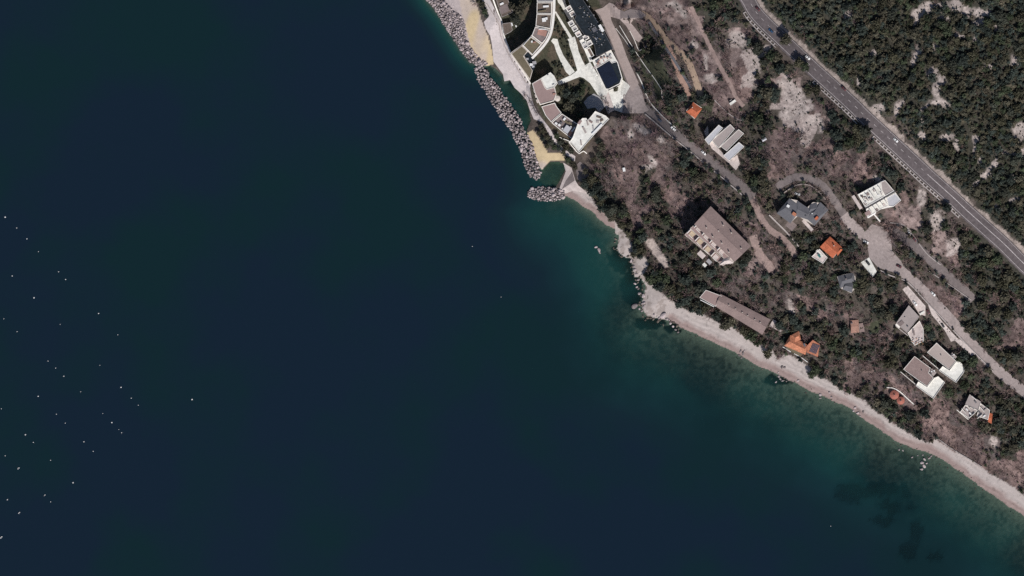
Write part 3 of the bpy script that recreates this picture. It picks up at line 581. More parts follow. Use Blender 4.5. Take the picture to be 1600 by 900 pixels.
def guard(label, a_, b_):
    """open concrete beam on stubby cross posts at the seaward edge of the highway"""
    seg = [k for k, p in enumerate(dense) if a_ <= p[0] <= b_]; L = [dense[k] for k in seg][::3]; zz = dz[seg][::3]
    mid = L[len(L) // 2]; r = empty('guard_beam', (X(mid[0]), Y(mid[1]), float(zz[len(L) // 2]))); tag(r, label, 'road barrier', 'concrete guard beams beside the highway')
    ribbon('rail', L, zz, 13.0, 13.7, M_CONC, 0.9, r, 0.5); ribbon('rail', L, zz, 16.6, 17.9, M_CONC, 0.9, r, 0.6)
    for k in range(0, len(seg) - 4, 7):
        ribbon('cross_beam', [dense[seg[k]], dense[seg[k] + 2]], dz[seg[k]:seg[k] + 3:2], 13.7, 16.6, M_CONC, 0.75, r, 0.45)
guard('open concrete beam along the highway beside the blue car', 1176, 1226)
guard('open concrete beam along the highway beside the bare limestone clearing', 1281, 1352)
guard('long open concrete beam along the highway above the white terraced villa', 1374, 1482)
guard('short open concrete beam on the highway past the long one', 1492, 1512)

# ------------------------------------------------------------------ buildings
win_me = None
def window_mesh():
    global win_me
    if win_me: return win_me
    Vw = [(-.7, 0, -.7), (.7, 0, -.7), (.7, 0, .7), (-.7, 0, .7), (-.7, .06, -.7), (.7, .06, -.7), (.7, .06, .7), (-.7, .06, .7),
          (-.58, .06, -.58), (.58, .06, -.58), (.58, .06, .58), (-.58, .06, .58), (-.58, .02, -.58), (.58, .02, -.58), (.58, .02, .58), (-.58, .02, .58)]
    Fw = [(0, 1, 5, 4), (1, 2, 6, 5), (2, 3, 7, 6), (3, 0, 4, 7), (4, 5, 9, 8), (5, 6, 10, 9), (6, 7, 11, 10), (7, 4, 8, 11), (8, 9, 13, 12), (9, 10, 14, 13), (10, 11, 15, 14), (11, 8, 12, 15), (12, 13, 14, 15)]
    win_me = bpy.data.meshes.new('window'); win_me.from_pydata(Vw, [], Fw); win_me.materials.append(M_FRAME); win_me.materials.append(M_GLASS)
    win_me.polygons.foreach_set('material_index', [0] * 12 + [1]); win_me.update(); return win_me
class Bld:
    def __init__(s, name, label, poly, cat='house', group=None, z=None):
        s.poly = ccw(P(poly)); xs_ = np.array([p[0] for p in poly]); ys_ = np.array([p[1] for p in poly])
        # ground under the footprint
        gx, gy = np.meshgrid(np.linspace(xs_.min(), xs_.max(), 7), np.linspace(ys_.min(), ys_.max(), 7)); q = zgrid(gx, gy)
        s.zmin = float(q.min()); s.zmax = float(np.percentile(q, 75)) if z is None else z
        s.root = empty(name, (X(xs_.mean()), Y(ys_.mean()), s.zmin)); tag(s.root, label, cat, group)
    def block(s, poly, h, m=M_WWALL, name='wall', z0=None, wins=10):
        q = ccw(P(poly)); z1 = s.zmax + h; o = mesh_obj(name, *prism_vf(q, s.zmin - 1.0 if z0 is None else z0, z1), m, s.root)
        if wins:
            cnt = 0
            for i in sorted(range(len(q)), key=lambda k: -math.dist(q[k], q[(k + 1) % len(q)])):
                p0, p1 = Vector(q[i]), Vector(q[(i + 1) % len(q)]); ln = (p1 - p0).length
                if ln < 4: continue
                d = (p1 - p0) / ln; no = Vector((d.y, -d.x)); k = int(ln // 4)
                lo = s.zmax if z0 is None else z0
                for st in range(max(1, int((z1 - lo) // 3.1))):
                    for j in range(k):
                        if cnt >= wins: break
                        c = p0 + d * ((j + 0.5) * ln / k); zc = z1 - 1.7 - 3.1 * st
                        wo_ = bpy.data.objects.new('window', window_mesh()); COL.objects.link(wo_); wo_.parent = s.root
                        wo_.location = (c.x - s.root.location.x, c.y - s.root.location.y, zc - s.root.location.z)
                        wo_.rotation_euler = (0, 0, math.atan2(-d.y, -d.x)); cnt += 1
        return o
    def flat(s, poly, h, rm, par=M_WCONC, ph=0.5, pw=0.35, name='roof'):
        """flat roof with a raised parapet on top of a block of height h"""
        q = ccw(P(poly)); z1 = s.zmax + h; i = inset(q, pw); n = len(q)
        r = mesh_obj(name, *prism_vf(inset(q, 0.02), z1 - 0.2, z1 + 0.08), rm, s.root)
        if ph > 0:
            Vv = [(x, y, z1 + 0.01) for x, y in q] + [(x, y, z1 + ph) for x, y in q] + [(x, y, z1 + ph) for x, y in i] + [(x, y, z1 + 0.01) for x, y in i]
            Ff = [((k), (k + 1) % n, n + (k + 1) % n, n + k) for k in range(n)] + [(n + k, n + (k + 1) % n, 2 * n + (k + 1) % n, 2 * n + k) for k in range(n)] + [(2 * n + k, 2 * n + (k + 1) % n, 3 * n + (k + 1) % n, 3 * n + k) for k in range(n)]
            mesh_obj('parapet', Vv, Ff, par, s.root)
        return r
    def ribs(s, c4, h, m, n=8, name='roof_panel', z=0.2, gap=0.15, parent=None):
        """n strips between edges c0-c1 and c3-c2"""
        a0, a1, b1, b0 = [np.array(p, float) for p in c4]
        for k in range(n):
            t0, t1 = (k + gap / 2) / n, (k + 1 - gap / 2) / n
            q = ccw(P([tuple(a0 + (a1 - a0) * t0), tuple(a0 + (a1 - a0) * t1), tuple(b0 + (b1 - b0) * t1), tuple(b0 + (b1 - b0) * t0)]))
            mesh_obj(name, *prism_vf(q, s.zmax + h + 0.05, s.zmax + h + z), m, parent or s.root)
    def gable(s, c4, h, rise, rm, hip=0.0, over=0.4, name='roof'):
        """ridge parallel to c0-c1; hip = inset of the ridge ends as a share of its length"""
        q = [Vector(p) for p in P(c4)]
        if area([tuple(v) for v in q]) < 0: q = [q[1], q[0], q[3], q[2]]
        q = [Vector(v) for v in inset([tuple(v) for v in q], -over)]; ze = s.zmax + h; zr = ze + rise
        e0, e1 = (q[0] + q[3]) / 2, (q[1] + q[2]) / 2; d = e1 - e0; r0, r1 = e0 + d * hip, e1 - d * hip
        b = 0.18
        Vv = [(v.x, v.y, ze) for v in q] + [(r0.x, r0.y, zr), (r1.x, r1.y, zr)] + [(v.x, v.y, ze - b) for v in q]
        Ff = [(0, 1, 5, 4), (2, 3, 4, 5), (1, 2, 5), (3, 0, 4), (6, 7, 1, 0), (7, 8, 2, 1), (8, 9, 3, 2), (9, 6, 0, 3), (9, 8, 7, 6)]
        r = mesh_obj(name, Vv, Ff, rm, s.root)
        rc = [Vector((*r0, zr)), Vector((*r1, zr))]; dd = (rc[1] - rc[0]); L = dd.length
        if L > 1:
            u_ = dd / L; sd_ = Vector((-u_.y, u_.x, 0)) * 0.16; cap = []
            for e_ in rc: cap += [e_ - sd_ - Vector((0, 0, .05)), e_ + Vector((0, 0, .1)), e_ + sd_ - Vector((0, 0, .05))]
            mesh_obj('ridge_cap', [tuple(v) for v in cap], [(0, 3, 4, 1), (1, 4, 5, 2), (0, 1, 2), (5, 4, 3)], rm, r)
        return r
    def box(s, name, cx, cy, wd, ln, ang, z0, z1, m, parent=None):
        return mesh_obj(name, *prism_vf(ccw(P(rect(cx, cy, wd, ln, ang))), s.zmax + z0, s.zmax + z1), m, parent or s.root)
    def disc(s, name, cx, cy, r, z0, z1, m, cone=0.0, n=16):
        q = [(cx + r * math.cos(k * 2 * math.pi / n), cy + r * math.sin(k * 2 * math.pi / n)) for k in range(n)]; q = ccw(P(q))
        Vv, Ff = prism_vf(q, s.zmax + z0, s.zmax + z1)
        if cone: Ff = Ff[:-1]; Vv.append((X(cx), Y(cy), s.zmax + z1 + cone)); Ff += [(n + k, n + (k + 1) % n, 2 * n) for k in range(n)]
        return mesh_obj(name, Vv, Ff, m, s.root)

# --- village: terraced crescent by the courtyard
cr = [(839, -14), (865.5, -14), (865, 22), (862.5, 46), (857, 61), (848, 72), (834, 87), (826, 96), (833, 108), (828, 126), (797, 83), (815, 70), (830, 55.5), (836.5, 42), (838.5, 22)]
b = Bld('terraced_building', 'crescent of planted terrace roofs with a pale curving walkway beside the courtyard', cr, 'building', z=5.0)
b.block(cr, 12.5, M_WALLP, wins=24)
units = [([(839, -14), (865, -14), (865, 3), (839, 3)], M_GPAVE), ([(839, 4), (862, 4), (862, 21.5), (838.6, 21)], M_GRNR), ([(838.5, 22), (862, 22.5), (860, 45), (837, 40.5)], M_GRNR),
         ([(836.3, 42), (859, 47), (853, 61), (847, 68), (831, 55.5)], M_TERRF), ([(829.5, 57), (846, 69.5), (832, 86), (826, 80), (817, 71)], M_GRNR2)]
for q, m_ in units: b.flat(q, 12.6, m_, M_WCONC, 0.7, 0.45)
b.flat([(815, 71.5), (824, 80), (818, 88), (832, 110), (828, 124), (799, 84)], 12.6, M_GRNR2, M_WALLP, 0.35, 0.3)
b.flat([(819, 87), (825, 81), (834, 90), (838, 100), (833, 112)], 12.62, M_DKR, M_WALLP, 0.0)
L = smooth_line([(866, -14), (865, 20), (862, 45), (857, 60), (848, 73), (834, 88), (831, 91)], 4); ribbon('walkway', L, np.full(len(L), 17.9), -2.2, 1.6, M_WCONC, 0.3, b.root, 0.6)
for cx, cy, wd, ln, m_ in ((853, 10, 3, 9, M_WHITE), (850, 31, 6, 6, M_WHITE), (854, 29, 4, 3, M_WHITE), (847, 17, 2, 14, M_GRNR2), (847, 45.5, 1.4, 11, M_WHITE), (831, 65, 3, 2.5, M_WHITE), (835, 66, 2, 4, M_REDFL), (830, 101, 4, 5, M_WHITE), (833, 104, 3, 4, M_LGREY), (824, 92, 3, 4, M_GPAVE), (835, 98, 5, 6, M_GPAVE)):
    b.box('roof_box', cx, cy, wd, ln, rnd.uniform(-12, 12), 12.7, 13.9, m_)
b.box('terrace_floor', 847, 51, 9, 14, 14, 12.65, 12.85, M_REDFL)
# --- low planted roofs behind the promenade wall
q = [(771, -14), (788, -14), (802, 19), (784, 27)]
b = Bld('low_building', 'low building with a brown planted roof behind the promenade wall', q, 'building', z=4.2); b.block(q, 4, M_WALLP, wins=6); b.flat(q, 4, M_GRNR, M_CONC, 0.3, 0.3); b.box('roof_box', 784, 6, 3, 6, -25, 4.1, 5.0, M_WHITE); b.box('roof_box', 788, 14, 12, 14, -25, 4.05, 4.3, M_TERRF)
q = [(784.5, 37), (798, 35), (801, 47), (798, 50), (788, 55)]
b = Bld('low_building', 'small low building with a plain brown roof beside the shaded courtyard', q, 'building', z=4.5); b.block(q, 4, M_WALLP, wins=5); b.flat(q, 4, M_GRNR, M_CONC, 0.25, 0.3); b.box('roof_box', 800, 38, 2, 5, 70, 4.0, 4.8, M_WHITE); b.box('roof_box', 806, 40, 2, 5, 70, 3.0, 4.0, M_WHITE)
# --- main seafront house
q = [(831, 130), (845, 122), (860, 112.5), (866, 118), (871.5, 130), (867, 136), (869.5, 148), (866, 158), (843.5, 164.5), (836, 146)]
b = Bld('seafront_house', 'seafront house with pinkish brown roof and a bright white roof deck', q, 'house', z=5); b.block(q, 10, M_WALLP, wins=18)
b.flat([(831.5, 130.5), (845, 122.5), (851, 135.5), (854.5, 139.5), (866.5, 136.5), (869, 148), (865.5, 157.5), (844, 163.5), (836, 146)], 10.1, M_PINKR, M_WWALL, 0.5, 0.4)
b.flat([(845.6, 122), (860, 113), (865.5, 118.2), (871, 130), (866.3, 135.8), (854.8, 139), (851.6, 135)], 10.6, M_WPAVE, M_WCONC, 0.4, 0.3, 'roof_deck')
b.disc('awning', 871, 154, 4.6, 9.6, 9.9, M_WALLP, 0.5); b.box('hatch', 866, 146.5, 2.5, 5, -8, 10.2, 10.9, M_REDFL); b.box('hatch', 856, 116.8, 1.2, 2.2, -25, 10.7, 11.5, M_GREYR); b.box('hatch', 864.5, 132, 1.2, 4, -18, 10.7, 11.3, M_GPAVE)
for cy in (136, 142, 150, 158): b.box('balcony', 834 + (cy - 136) * 0.28, cy, 4, 5.5, 70, 3.0, 3.6, M_PPAVE)
q = [(846, 166.5), (867, 160.5), (869.5, 166), (877.5, 176.5), (861, 191), (852, 180)]
b = Bld('seafront_house', 'seafront house with plain pinkish roof edged by a thin white parapet', q, 'house', z=5); b.block(q, 9, M_WALLP, wins=12); b.flat(q, 9, M_PINKR, M_WCONC, 0.5, 0.45)
q = [(861.5, 191.8), (878, 177.5), (903, 194), (906, 197.5), (893.5, 217), (880, 207)]
b = Bld('seafront_house', 'seafront building with a roof terrace of white awnings and planters', q, 'house', z=5); b.block(q, 8, M_WALLP, wins=12); b.flat(q, 8, M_TERRF, M_WCONC, 0.6, 0.5)
for cx, cy, wd, ln, an, m_ in ((869, 193, 3.4, 4, 40, M_WHITE), (874, 195.5, 3.4, 4, 40, M_WHITE), (877, 192, 2.5, 3, 40, M_GREYR), (882, 186, 3, 5, -55, M_WHITE), (896, 202, 2, 9, -52, M_WHITE), (892, 198.5, 2.4, 2.4, 30, M_WHITE), (879, 201, 2.4, 2.4, 30, M_WHITE)): b.box('awning', cx, cy, wd, ln, an, 8.2, 9.6, m_)
b.box('pavilion', 886, 202, 9, 11, -55, 8.1, 10.2, M_LGREY); b.box('planter', 884, 190, 3, 9, 35, 8.1, 8.8, M_GRNR2); b.box('planter', 893, 194, 3, 12, 32, 8.1, 8.8, M_GRNR2); b.box('planter', 891, 209, 4, 8, -50, 8.1, 8.8, M_REDFL)
# --- white roof deck at the point
q = [(902.5, 193.5), (910, 184.5), (916, 184.5), (918.5, 188), (930, 173.5), (938, 177), (946, 180.5), (952, 186), (929, 210), (915, 226), (905, 238), (890.5, 221), (895, 214.5)]
b = Bld('white_deck_building', 'broad building with a dazzling white roof deck at the seaward point', q, 'building', z=5); b.block(q, 14, M_WWALL, wins=20); b.flat(q, 14, M_WPAVE, M_WCONC, 0.6, 0.4)
for cx, cy, wd, ln, an, m_ in ((913, 203, 3, 11, 62, M_GREYR2), (908, 223, 2, 8, 80, M_GREYR2), (927, 200, 2, 8, 80, M_GPAVE), (918, 192, 2.5, 8, 75, M_GREYR2), (923, 190, 3, 6, 35, M_BROWNR), (936, 183, 3, 8, 20, M_GRNR), (940, 188, 3, 6, -30, M_GRNR), (934, 190, 4, 4, 0, M_CONC), (906, 191, 4, 7, -55, M_PINKR), (933, 202, 3, 22, -46, M_WHITE)):
    b.box('roof_box', cx, cy, wd, ln, an, 14.1, 14.7 if m_ is not M_WHITE else 15.2, m_)
# --- long dark roofed building with white frame terraces
q = [(884, -14), (902, -14), (926, 22), (944, 50), (958, 76.5), (931.5, 88), (929, 72), (921, 57), (913, 55), (897.5, 31), (900, 24), (890, 6)]
b = Bld('terrace_block', 'long block with a dark roof stepped with white framed terraces', q, 'building', z=8); b.block(q, 9, M_WALLP, wins=20); rf = b.flat(q, 9, M_DKR, M_GREYR, 0.25, 0.25)
for k in range(70):
    t = rnd.random(); ox = rnd.uniform(-5, 13); cx, cy = 906 + t * 34 + ox * 0.85, 6 + t * 68 - ox * 0.5
    b.box('roof_vent', cx, cy, rnd.uniform(.7, 1.8), rnd.uniform(.7, 2.4), 58, 9.1, 9.1 + rnd.uniform(.3, 1.2), rnd.choice((M_LGREY, M_GPAVE, M_GREYR, M_SOLARB, M_GRNR2, M_GREYR, M_SOLARB)))
b.box('roof_box', 939.5, 44, 4.5, 12, 60, 9.1, 11.0, M_WHITE); b.box('roof_box', 929, 46, 7, 7, 60, 9.1, 9.6, M_GREYR)
for cx, cy, fl in ((889, 13.5, M_GREYR2), (894.5, 21.5, M_GREYR2), (892.5, 36.5, M_GPAVE), (898, 44.5, M_GPAVE), (903.5, 53, M_PPAVE), (915.5, 58.5, M_GPAVE), (921, 67.5, M_GPAVE), (911, 65, M_WPAVE), (914.5, 72, M_GPAVE)):
    b.block(rect(cx, cy, 8.6, 8.2, 60), 5.5, M_WWALL, 'terrace_frame', wins=2); b.flat(rect(cx, cy, 8.6, 8.2, 60), 5.5, fl, M_WCONC, 1.0, 0.75, 'terrace_floor')
b.block(rect(922.5, 82, 6, 15, 62), 4.6, M_WWALL, 'terrace_frame', wins=0); b.flat(rect(922.5, 82, 6, 15, 62), 4.6, M_GRNR, M_WCONC, 0.8, 0.5, 'terrace_floor')
# --- block under solar panels
q = [(925, 94), (954.5, 77.5), (965.5, 97.5), (972.5, 121), (969, 131), (951, 140), (946, 139.5), (931, 108)]
b = Bld('solar_block', 'block roofed with rows of dark solar panels and a white service deck', q, 'building', z=8); b.block(q, 7, M_WWALL, wins=14); b.flat(q, 7, M_DKR, M_WCONC, 0.6, 0.6)
b.ribs([(933, 108), (952, 95.5), (967, 126), (949, 138)], 7.0, M_SOLAR, 9, 'solar_panel', 0.55, 0.2)
b.flat([(926, 94.2), (953.8, 78.6), (964, 96.5), (956, 99), (952, 94.5), (932, 107)], 7.3, M_WPAVE, M_WCONC, 0.5, 0.4, 'service_deck')
for k in range(22):
    t, s_ = rnd.random(), rnd.uniform(-4, 4); b.box('service_unit', 932 + t * 26 + s_ * 0.4, 97 - t * 13 + s_ + (4 if t > 0.8 else 0), rnd.uniform(1.2, 3), rnd.uniform(1.2, 3.4), -30, 7.4, rnd.uniform(7.8, 9), rnd.choice((M_LGREY, M_CONC, M_GREYR, M_GREYR2, M_REDFL)))
b.box('access_stair', 933, 103, 3.5, 14, -32, 7.4, 7.7, M_GREYR2)

# --- houses on the slope
q = [(1072, 173), (1084, 160), (1096.5, 168), (1085, 186)]
b = Bld('cottage', 'small cottage with a bright orange hipped roof among dark trees', q); b.block(q, 3.2, M_WALLP, wins=6); b.gable([(1083, 160.5), (1096, 170), (1086, 184), (1073, 174.5)], 3.2, 2.4, M_TILE, 0.22); b.box('chimney', 1082, 168, 1.4, 1.4, 40, 4.4, 6.6, M_WALLP)
q = [(1101, 217), (1123, 195), (1163, 209), (1164, 229), (1140, 252), (1130, 243)]
b = Bld('row_house', 'row of pale parallel barrel strip roofs stepping above the village road', q, 'house')
for c4, m_, h in (([(1123, 195), (1129.5, 200), (1107.5, 226.5), (1101, 218)], M_LGREY, 7.5), ([(1141, 194), (1148, 201.5), (1123, 231.5), (1111.5, 219.5)], M_GREYR2, 6.5), ([(1154, 202), (1162.5, 208.5), (1135.5, 236), (1125.5, 228.5)], M_GREYR2, 6.2), ([(1154.5, 222), (1163, 229), (1139.5, 251.5), (1130.5, 243)], M_LGREY, 5.6)):
    b.block(c4, h, M_WWALL, wins=5); b.flat(c4, h, m_, M_WCONC, 0.4, 0.35)
b.block([(1129.5, 200), (1141, 195), (1118, 224), (1108, 222)], 4.0, M_WALLP, wins=0); b.flat([(1130, 200.3), (1140.5, 195.5), (1113, 218), (1110, 222)], 4.0, M_GREYR, M_CONC, 0.2, 0.2)
b.block([(1148.3, 202), (1153.7, 202.5), (1125.3, 230.5), (1123.5, 230.8)], 3.0, M_WALLP, wins=0)
b.box('flower_bed', 1163, 219, 4, 9, 70, 2.5, 3.4, M_REDFL)
# --- apartment house
q = [(1110.5, 322.5), (1173, 384.5), (1150, 411), (1128, 418), (1069, 367.5)]
b = Bld('apartment_house', 'large apartment house with brown tiled roof and stepped balcony bays', q, 'building')
b.block([(1111, 324), (1171, 384), (1147, 408), (1086, 350)], 9.5, M_WALLP, wins=26)
b.gable([(1110.5, 323), (1172.5, 384.5), (1148, 408), (1085.5, 350.5)], 9.5, 2.6, M_BROWNR, 0.0, 0.3)
for cx, cy in ((1104, 356), (1114, 370), (1128, 380), (1130, 352), (1143, 364), (1158, 388), (1139, 394), (1123, 361)): b.box('chimney', cx, cy, 1.3, 2.0, 45, 10, 13.0, M_WALLP)
b.block([(1085.5, 351), (1147, 408.5), (1141, 413), (1078, 357)], 6.6, M_WALLP, wins=0); b.block([(1078, 357.3), (1136, 410), (1130, 416), (1069.5, 367)], 3.6, M_WALLP, wins=10)
b.flat([(1085.3, 351), (1146.7, 408.5), (1141, 412.6), (1078.2, 357)], 6.6, M_PINKR, M_WALLP, 0.25, 0.3, 'balcony_floor'); b.flat([(1078, 357.3), (1136, 410), (1130, 416), (1069.7, 367)], 3.6, M_PINKR, M_WALLP, 0.3, 0.3, 'balcony_floor')
for k in range(4):
    for cx, cy, z_, m_ in ((1079.7 + 12.4 * k, 364.5 + 11.9 * k, 3.7, M_BEIGE2 if k < 3 else M_PPAVE), (1091 + 11.9 * k, 355.5 + 11.9 * k, 6.7, M_PPAVE)):
        b.box('balcony', cx + 1.5, cy + 1.5, 7.5, 7.5, 44, z_, z_ + 0.5, m_); b.box('balcony_wall', cx - 3.2, cy - 3.0, 1.1, 8.5, -46, z_, z_ + 2.9, M_WCONC); b.box('balustrade', cx - 0.6, cy + 5.2, 0.7, 9, 44, z_, z_ + 1.0, M_WCONC)
b.box('patio', 1096, 398, 8, 12, 44, 0.4, 0.9, M_PPAVE); b.box('patio', 1108, 409, 6, 8, 44, 0.4, 0.9, M_GPAVE); b.box('patio', 1101, 414, 5, 6, 44, 0.4, 1.0, M_WPAVE)
b.gable([(1131, 404), (1142, 400), (1146, 411), (1124, 414)], 6.6, 1.8, M_PPAVE, 0.3, 0.1, 'bay_roof')
# --- grey slate villa
q = [(1233.5, 310.5), (1246, 313), (1260, 325.5), (1270, 316), (1282, 316.5), (1294, 327), (1272.5, 352), (1256, 343.5), (1247, 337), (1235, 348.5), (1214, 333)]
b = Bld('slate_villa', 'rambling villa with a grey slate roof and two orange chimneys', q); b.block(inset(ccw(q), 0) if False else q, 6, M_WALLP, wins=14)
b.gable([(1233.5, 310.5), (1253, 325), (1235, 348.5), (1214, 333)], 6.4, 1.6, M_GREYR, 0.2, 0.2); b.gable([(1282, 316.5), (1294, 327.5), (1272.5, 352), (1259, 340)], 6.45, 1.6, M_GREYR, 0.2, 0.2); b.gable([(1246, 314), (1270, 330), (1262, 343), (1240, 336)], 6.3, 1.2, M_GREYR, 0.15, 0.1)
b.gable([(1266, 320), (1276, 317), (1280, 332), (1262, 334)], 6.38, 1.1, M_GREYR, 0.2, 0.1)
b.box('chimney', 1241, 334.5, 5, 6.5, 35, 6.5, 9.5, M_TILE2); b.box('chimney', 1276, 341, 4, 6, -45, 6.5, 9.3, M_TILE); b.box('skylight', 1231.5, 322, 4, 4.5, 35, 7.6, 8.3, M_WHITE); b.box('skylight', 1259, 337.5, 1.6, 2, 35, 7.2, 8.0, M_GREYR); b.box('skylight', 1269, 333.5, 1.4, 1.8, 35, 7.6, 8.0, M_WHITE)
b.box('terrace', 1236, 352, 12, 14, 40, 0.4, 0.9, M_TERRF); b.box('terrace', 1262, 352, 5, 22, 48, 0.6, 1.2, M_PPAVE)
# --- orange house with white terrace
q = [(1297, 370), (1316, 387.5), (1302, 404), (1281, 386)]
b = Bld('orange_house', 'house with a clean bright orange gabled roof above a white terrace', q); b.block([(1297, 371), (1315, 387.5), (1302, 403), (1282, 386)], 6, M_WALLP, wins=10); b.gable([(1297, 370), (1315, 386.5), (1301, 403), (1281.5, 386)], 6, 2.4, M_TILE, 0.0, 0.2); b.gable([(1306, 393), (1312, 387), (1316, 390), (1309, 399)], 6.1, 1.6, M_TILE, 0.1, 0.2, 'porch_roof')
b.block([(1280.5, 389), (1293, 402.5), (1286, 412), (1268, 401)], 1.5, M_WWALL, 'terrace_wall', wins=0); b.flat([(1280.5, 389), (1293, 402.5), (1286, 412), (1268, 401)], 1.5, M_PPAVE, M_WCONC, 0.6, 0.4, 'terrace'); b.box('awning', 1280, 400, 3, 6, 45, 3.2, 3.5, M_POOL); b.box('terrace_slab', 1281, 396, 4, 14, 46, 1.7, 1.9, M_WPAVE)
b.box('chimney', 1303, 384, 1.3, 1.8, 45, 7, 9.6, M_WALLP)
# --- dark slate house
q = [(1308, 432), (1318, 429), (1336, 425), (1337, 441), (1335, 452), (1330, 458), (1313, 450)]
b = Bld('slate_cottage', 'small dark blue grey roofed house hemmed in by trees', q); b.block(q, 4.5, M_WALLP, wins=8); b.gable([(1309, 432), (1334, 426), (1336, 441), (1313, 450)], 4.6, 1.8, M_GREYR, 0.2, 0.2); b.gable([(1320, 440), (1334, 440), (1331, 457), (1317, 452)], 4.5, 1.9, M_GREYR, 0.15, 0.2); b.box('chimney', 1322, 436, 1.6, 1.6, 30, 5, 7.6, M_GREYR2)
# --- white villa
q = [(1332, 307), (1340, 303), (1380, 280), (1386, 279), (1408, 313), (1398, 324), (1380, 330), (1355, 342)]
b = Bld('white_villa', 'white modern villa of two stepped blocks with terraces under the highway', q); b.block([(1340, 304), (1381, 281), (1397, 298), (1352, 324)], 7, M_WWALL, wins=10)
b.flat([(1376, 284.5), (1383, 281.5), (1397, 298), (1383, 306), (1378, 298)], 7, M_GREYR2, M_WCONC, 0.5, 0.4); b.flat([(1340, 304), (1375.5, 285), (1377.5, 298.5), (1382, 306.5), (1352, 324)], 7, M_WPAVE, M_WCONC, 0.5, 0.4)
b.block([(1353, 326), (1399, 300), (1408, 313), (1396, 323), (1376, 327), (1355, 341)], 3.8, M_WWALL, wins=10); b.flat([(1385, 309), (1399, 301.5), (1408, 313), (1396, 323), (1388, 322)], 3.8, M_LGREY, M_WCONC, 0.4, 0.4); b.flat([(1353.5, 326.5), (1384, 309.5), (1387.5, 322), (1376, 327), (1355.5, 340)], 3.8, M_WPAVE, M_WCONC, 0.4, 0.4)
for k in range(18):
    t, s_ = rnd.random(), rnd.uniform(-6, 8); hh = 7.1 if s_ < 1 else 3.9
    cx, cy = 1348 + t * 30 + (s_ + 2) * 0.6, 316 - t * 18 + (s_ + 2) * 0.9
    b.box('roof_box', cx, cy, rnd.uniform(1.4, 3), rnd.uniform(2, 5), rnd.choice((-30, 60)), hh, hh + rnd.uniform(0.3, 1.6), rnd.choice((M_WHITE, M_WHITE, M_GREYR2, M_GRNR, M_CONC)))
for k in range(5):
    b.box('partition_wall', 1349 + 6.6 * k, 313 - 4.0 * k, 0.9, 13, 58, 7.0, 9.2, M_WCONC); b.box('partition_wall', 1360 + 6.0 * k, 330 - 3.5 * k, 0.9, 9, 58, 3.8, 6.0, M_WCONC)
for cx, cy in ((1347, 307), (1356, 303), (1366, 297), (1352, 318), (1362, 311), (1358, 334), (1370, 328), (1381, 320)): b.box('patio_slab', cx, cy, 4, 4.5, 58, 3.9 if cy > 316 and cx > 1354 else 7.1, 4.2 if cy > 316 and cx > 1354 else 7.4, rnd.choice((M_TERRF, M_GREYR2, M_PPAVE, M_GRNR)))
b.box('roof_slot', 1376, 311, 1.6, 52, -30, 4.2, 4.5, M_GREYR); b.box('terrace', 1339, 316, 5, 24, 58, 1.0, 1.6, M_PPAVE); b.box('pergola', 1362, 336, 3, 14, -32, 3.0, 3.3, M_WHITE); b.box('garden_stair', 1370, 340, 2, 16, 50, 0.5, 1.2, M_WCONC); b.box('flower_bed', 1356, 333, 6, 9, -30, 4.0, 4.5, M_PINKR)
# --- long low brown building behind the beach
b = Bld('long_building', 'very long low building with a brown ridged roof behind the beach', [(1092.5, 465), (1103, 452.5), (1131, 460), (1203, 499), (1191, 523)])
b.block([(1093.5, 465), (1103, 454), (1127, 463), (1118, 478)], 4.4, M_WALLP, wins=5); b.flat([(1093, 465), (1103, 453), (1128, 462.5), (1118, 479)], 4.4, M_PINKR, M_WCONC, 0.2, 0.3)
b.block([(1126, 461), (1202, 500), (1191, 521), (1119, 478)], 4.2, M_WALLP, wins=18); b.gable([(1126, 460), (1203, 499.5), (1191, 522), (1118, 478)], 4.2, 1.6, M_BROWNR, 0.0, 0.3)
for t in (0.2, 0.35, 0.5, 0.62, 0.78, 0.9): b.box('chimney', 1125 + 70 * t, 469 + 39 * t, 1.0, 1.6, 28, 5.2, 6.8, M_WALLP)
b.box('terrace_slab', 1214, 509, 12, 20, 28, 0.3, 0.9, M_PPAVE); b.box('balustrade', 1105, 474, 1.0, 24, 27, 2.0, 3.2, M_WHITE)
# --- orange beach house with solar panels
q = [(1226, 540), (1236, 524), (1247, 517), (1259, 530), (1270, 531), (1281, 538), (1278, 559), (1259, 553)]
b = Bld('beach_house', 'orange tiled beach house with a bank of solar panels on one wing', q); b.block([(1227, 540), (1236, 525), (1262, 541), (1259, 552)], 4.5, M_WALLP, wins=8); b.gable([(1235, 524), (1263, 540), (1258, 554), (1226, 540)], 4.5, 2.0, M_TILE2, 0.12, 0.2)
b.block([(1238, 524), (1247, 519), (1250, 530), (1243, 533)], 6.2, M_WALLP, wins=3); b.gable([(1237, 524), (1248, 517.5), (1251, 530), (1243, 534)], 6.2, 1.6, M_TILE2, 0.25, 0.2, 'wing_roof')
b.block([(1261, 540), (1270, 532), (1280, 539), (1277, 557), (1261, 550)], 5.0, M_WALLP, wins=6); r_ = b.flat([(1260, 541), (1270, 531), (1281, 538), (1278, 558), (1261, 551)], 5.2, M_TILE2, M_TILER, 0.15, 0.3, 'wing_roof')
b.ribs([(1270, 536), (1281, 539.5), (1275.5, 553.5), (1264, 549.5)], 5.3, M_SOLARB, 6, 'solar_panel', 0.35, 0.4); b.box('chimney', 1257, 539, 3, 5, 70, 5.2, 7.2, M_GREYR); b.box('lawn_terrace', 1241, 549, 5, 26, 30, 0.3, 0.8, M_GRNR2)
q = [(1329, 501), (1341, 499.5), (1342, 519.5), (1330, 520)]
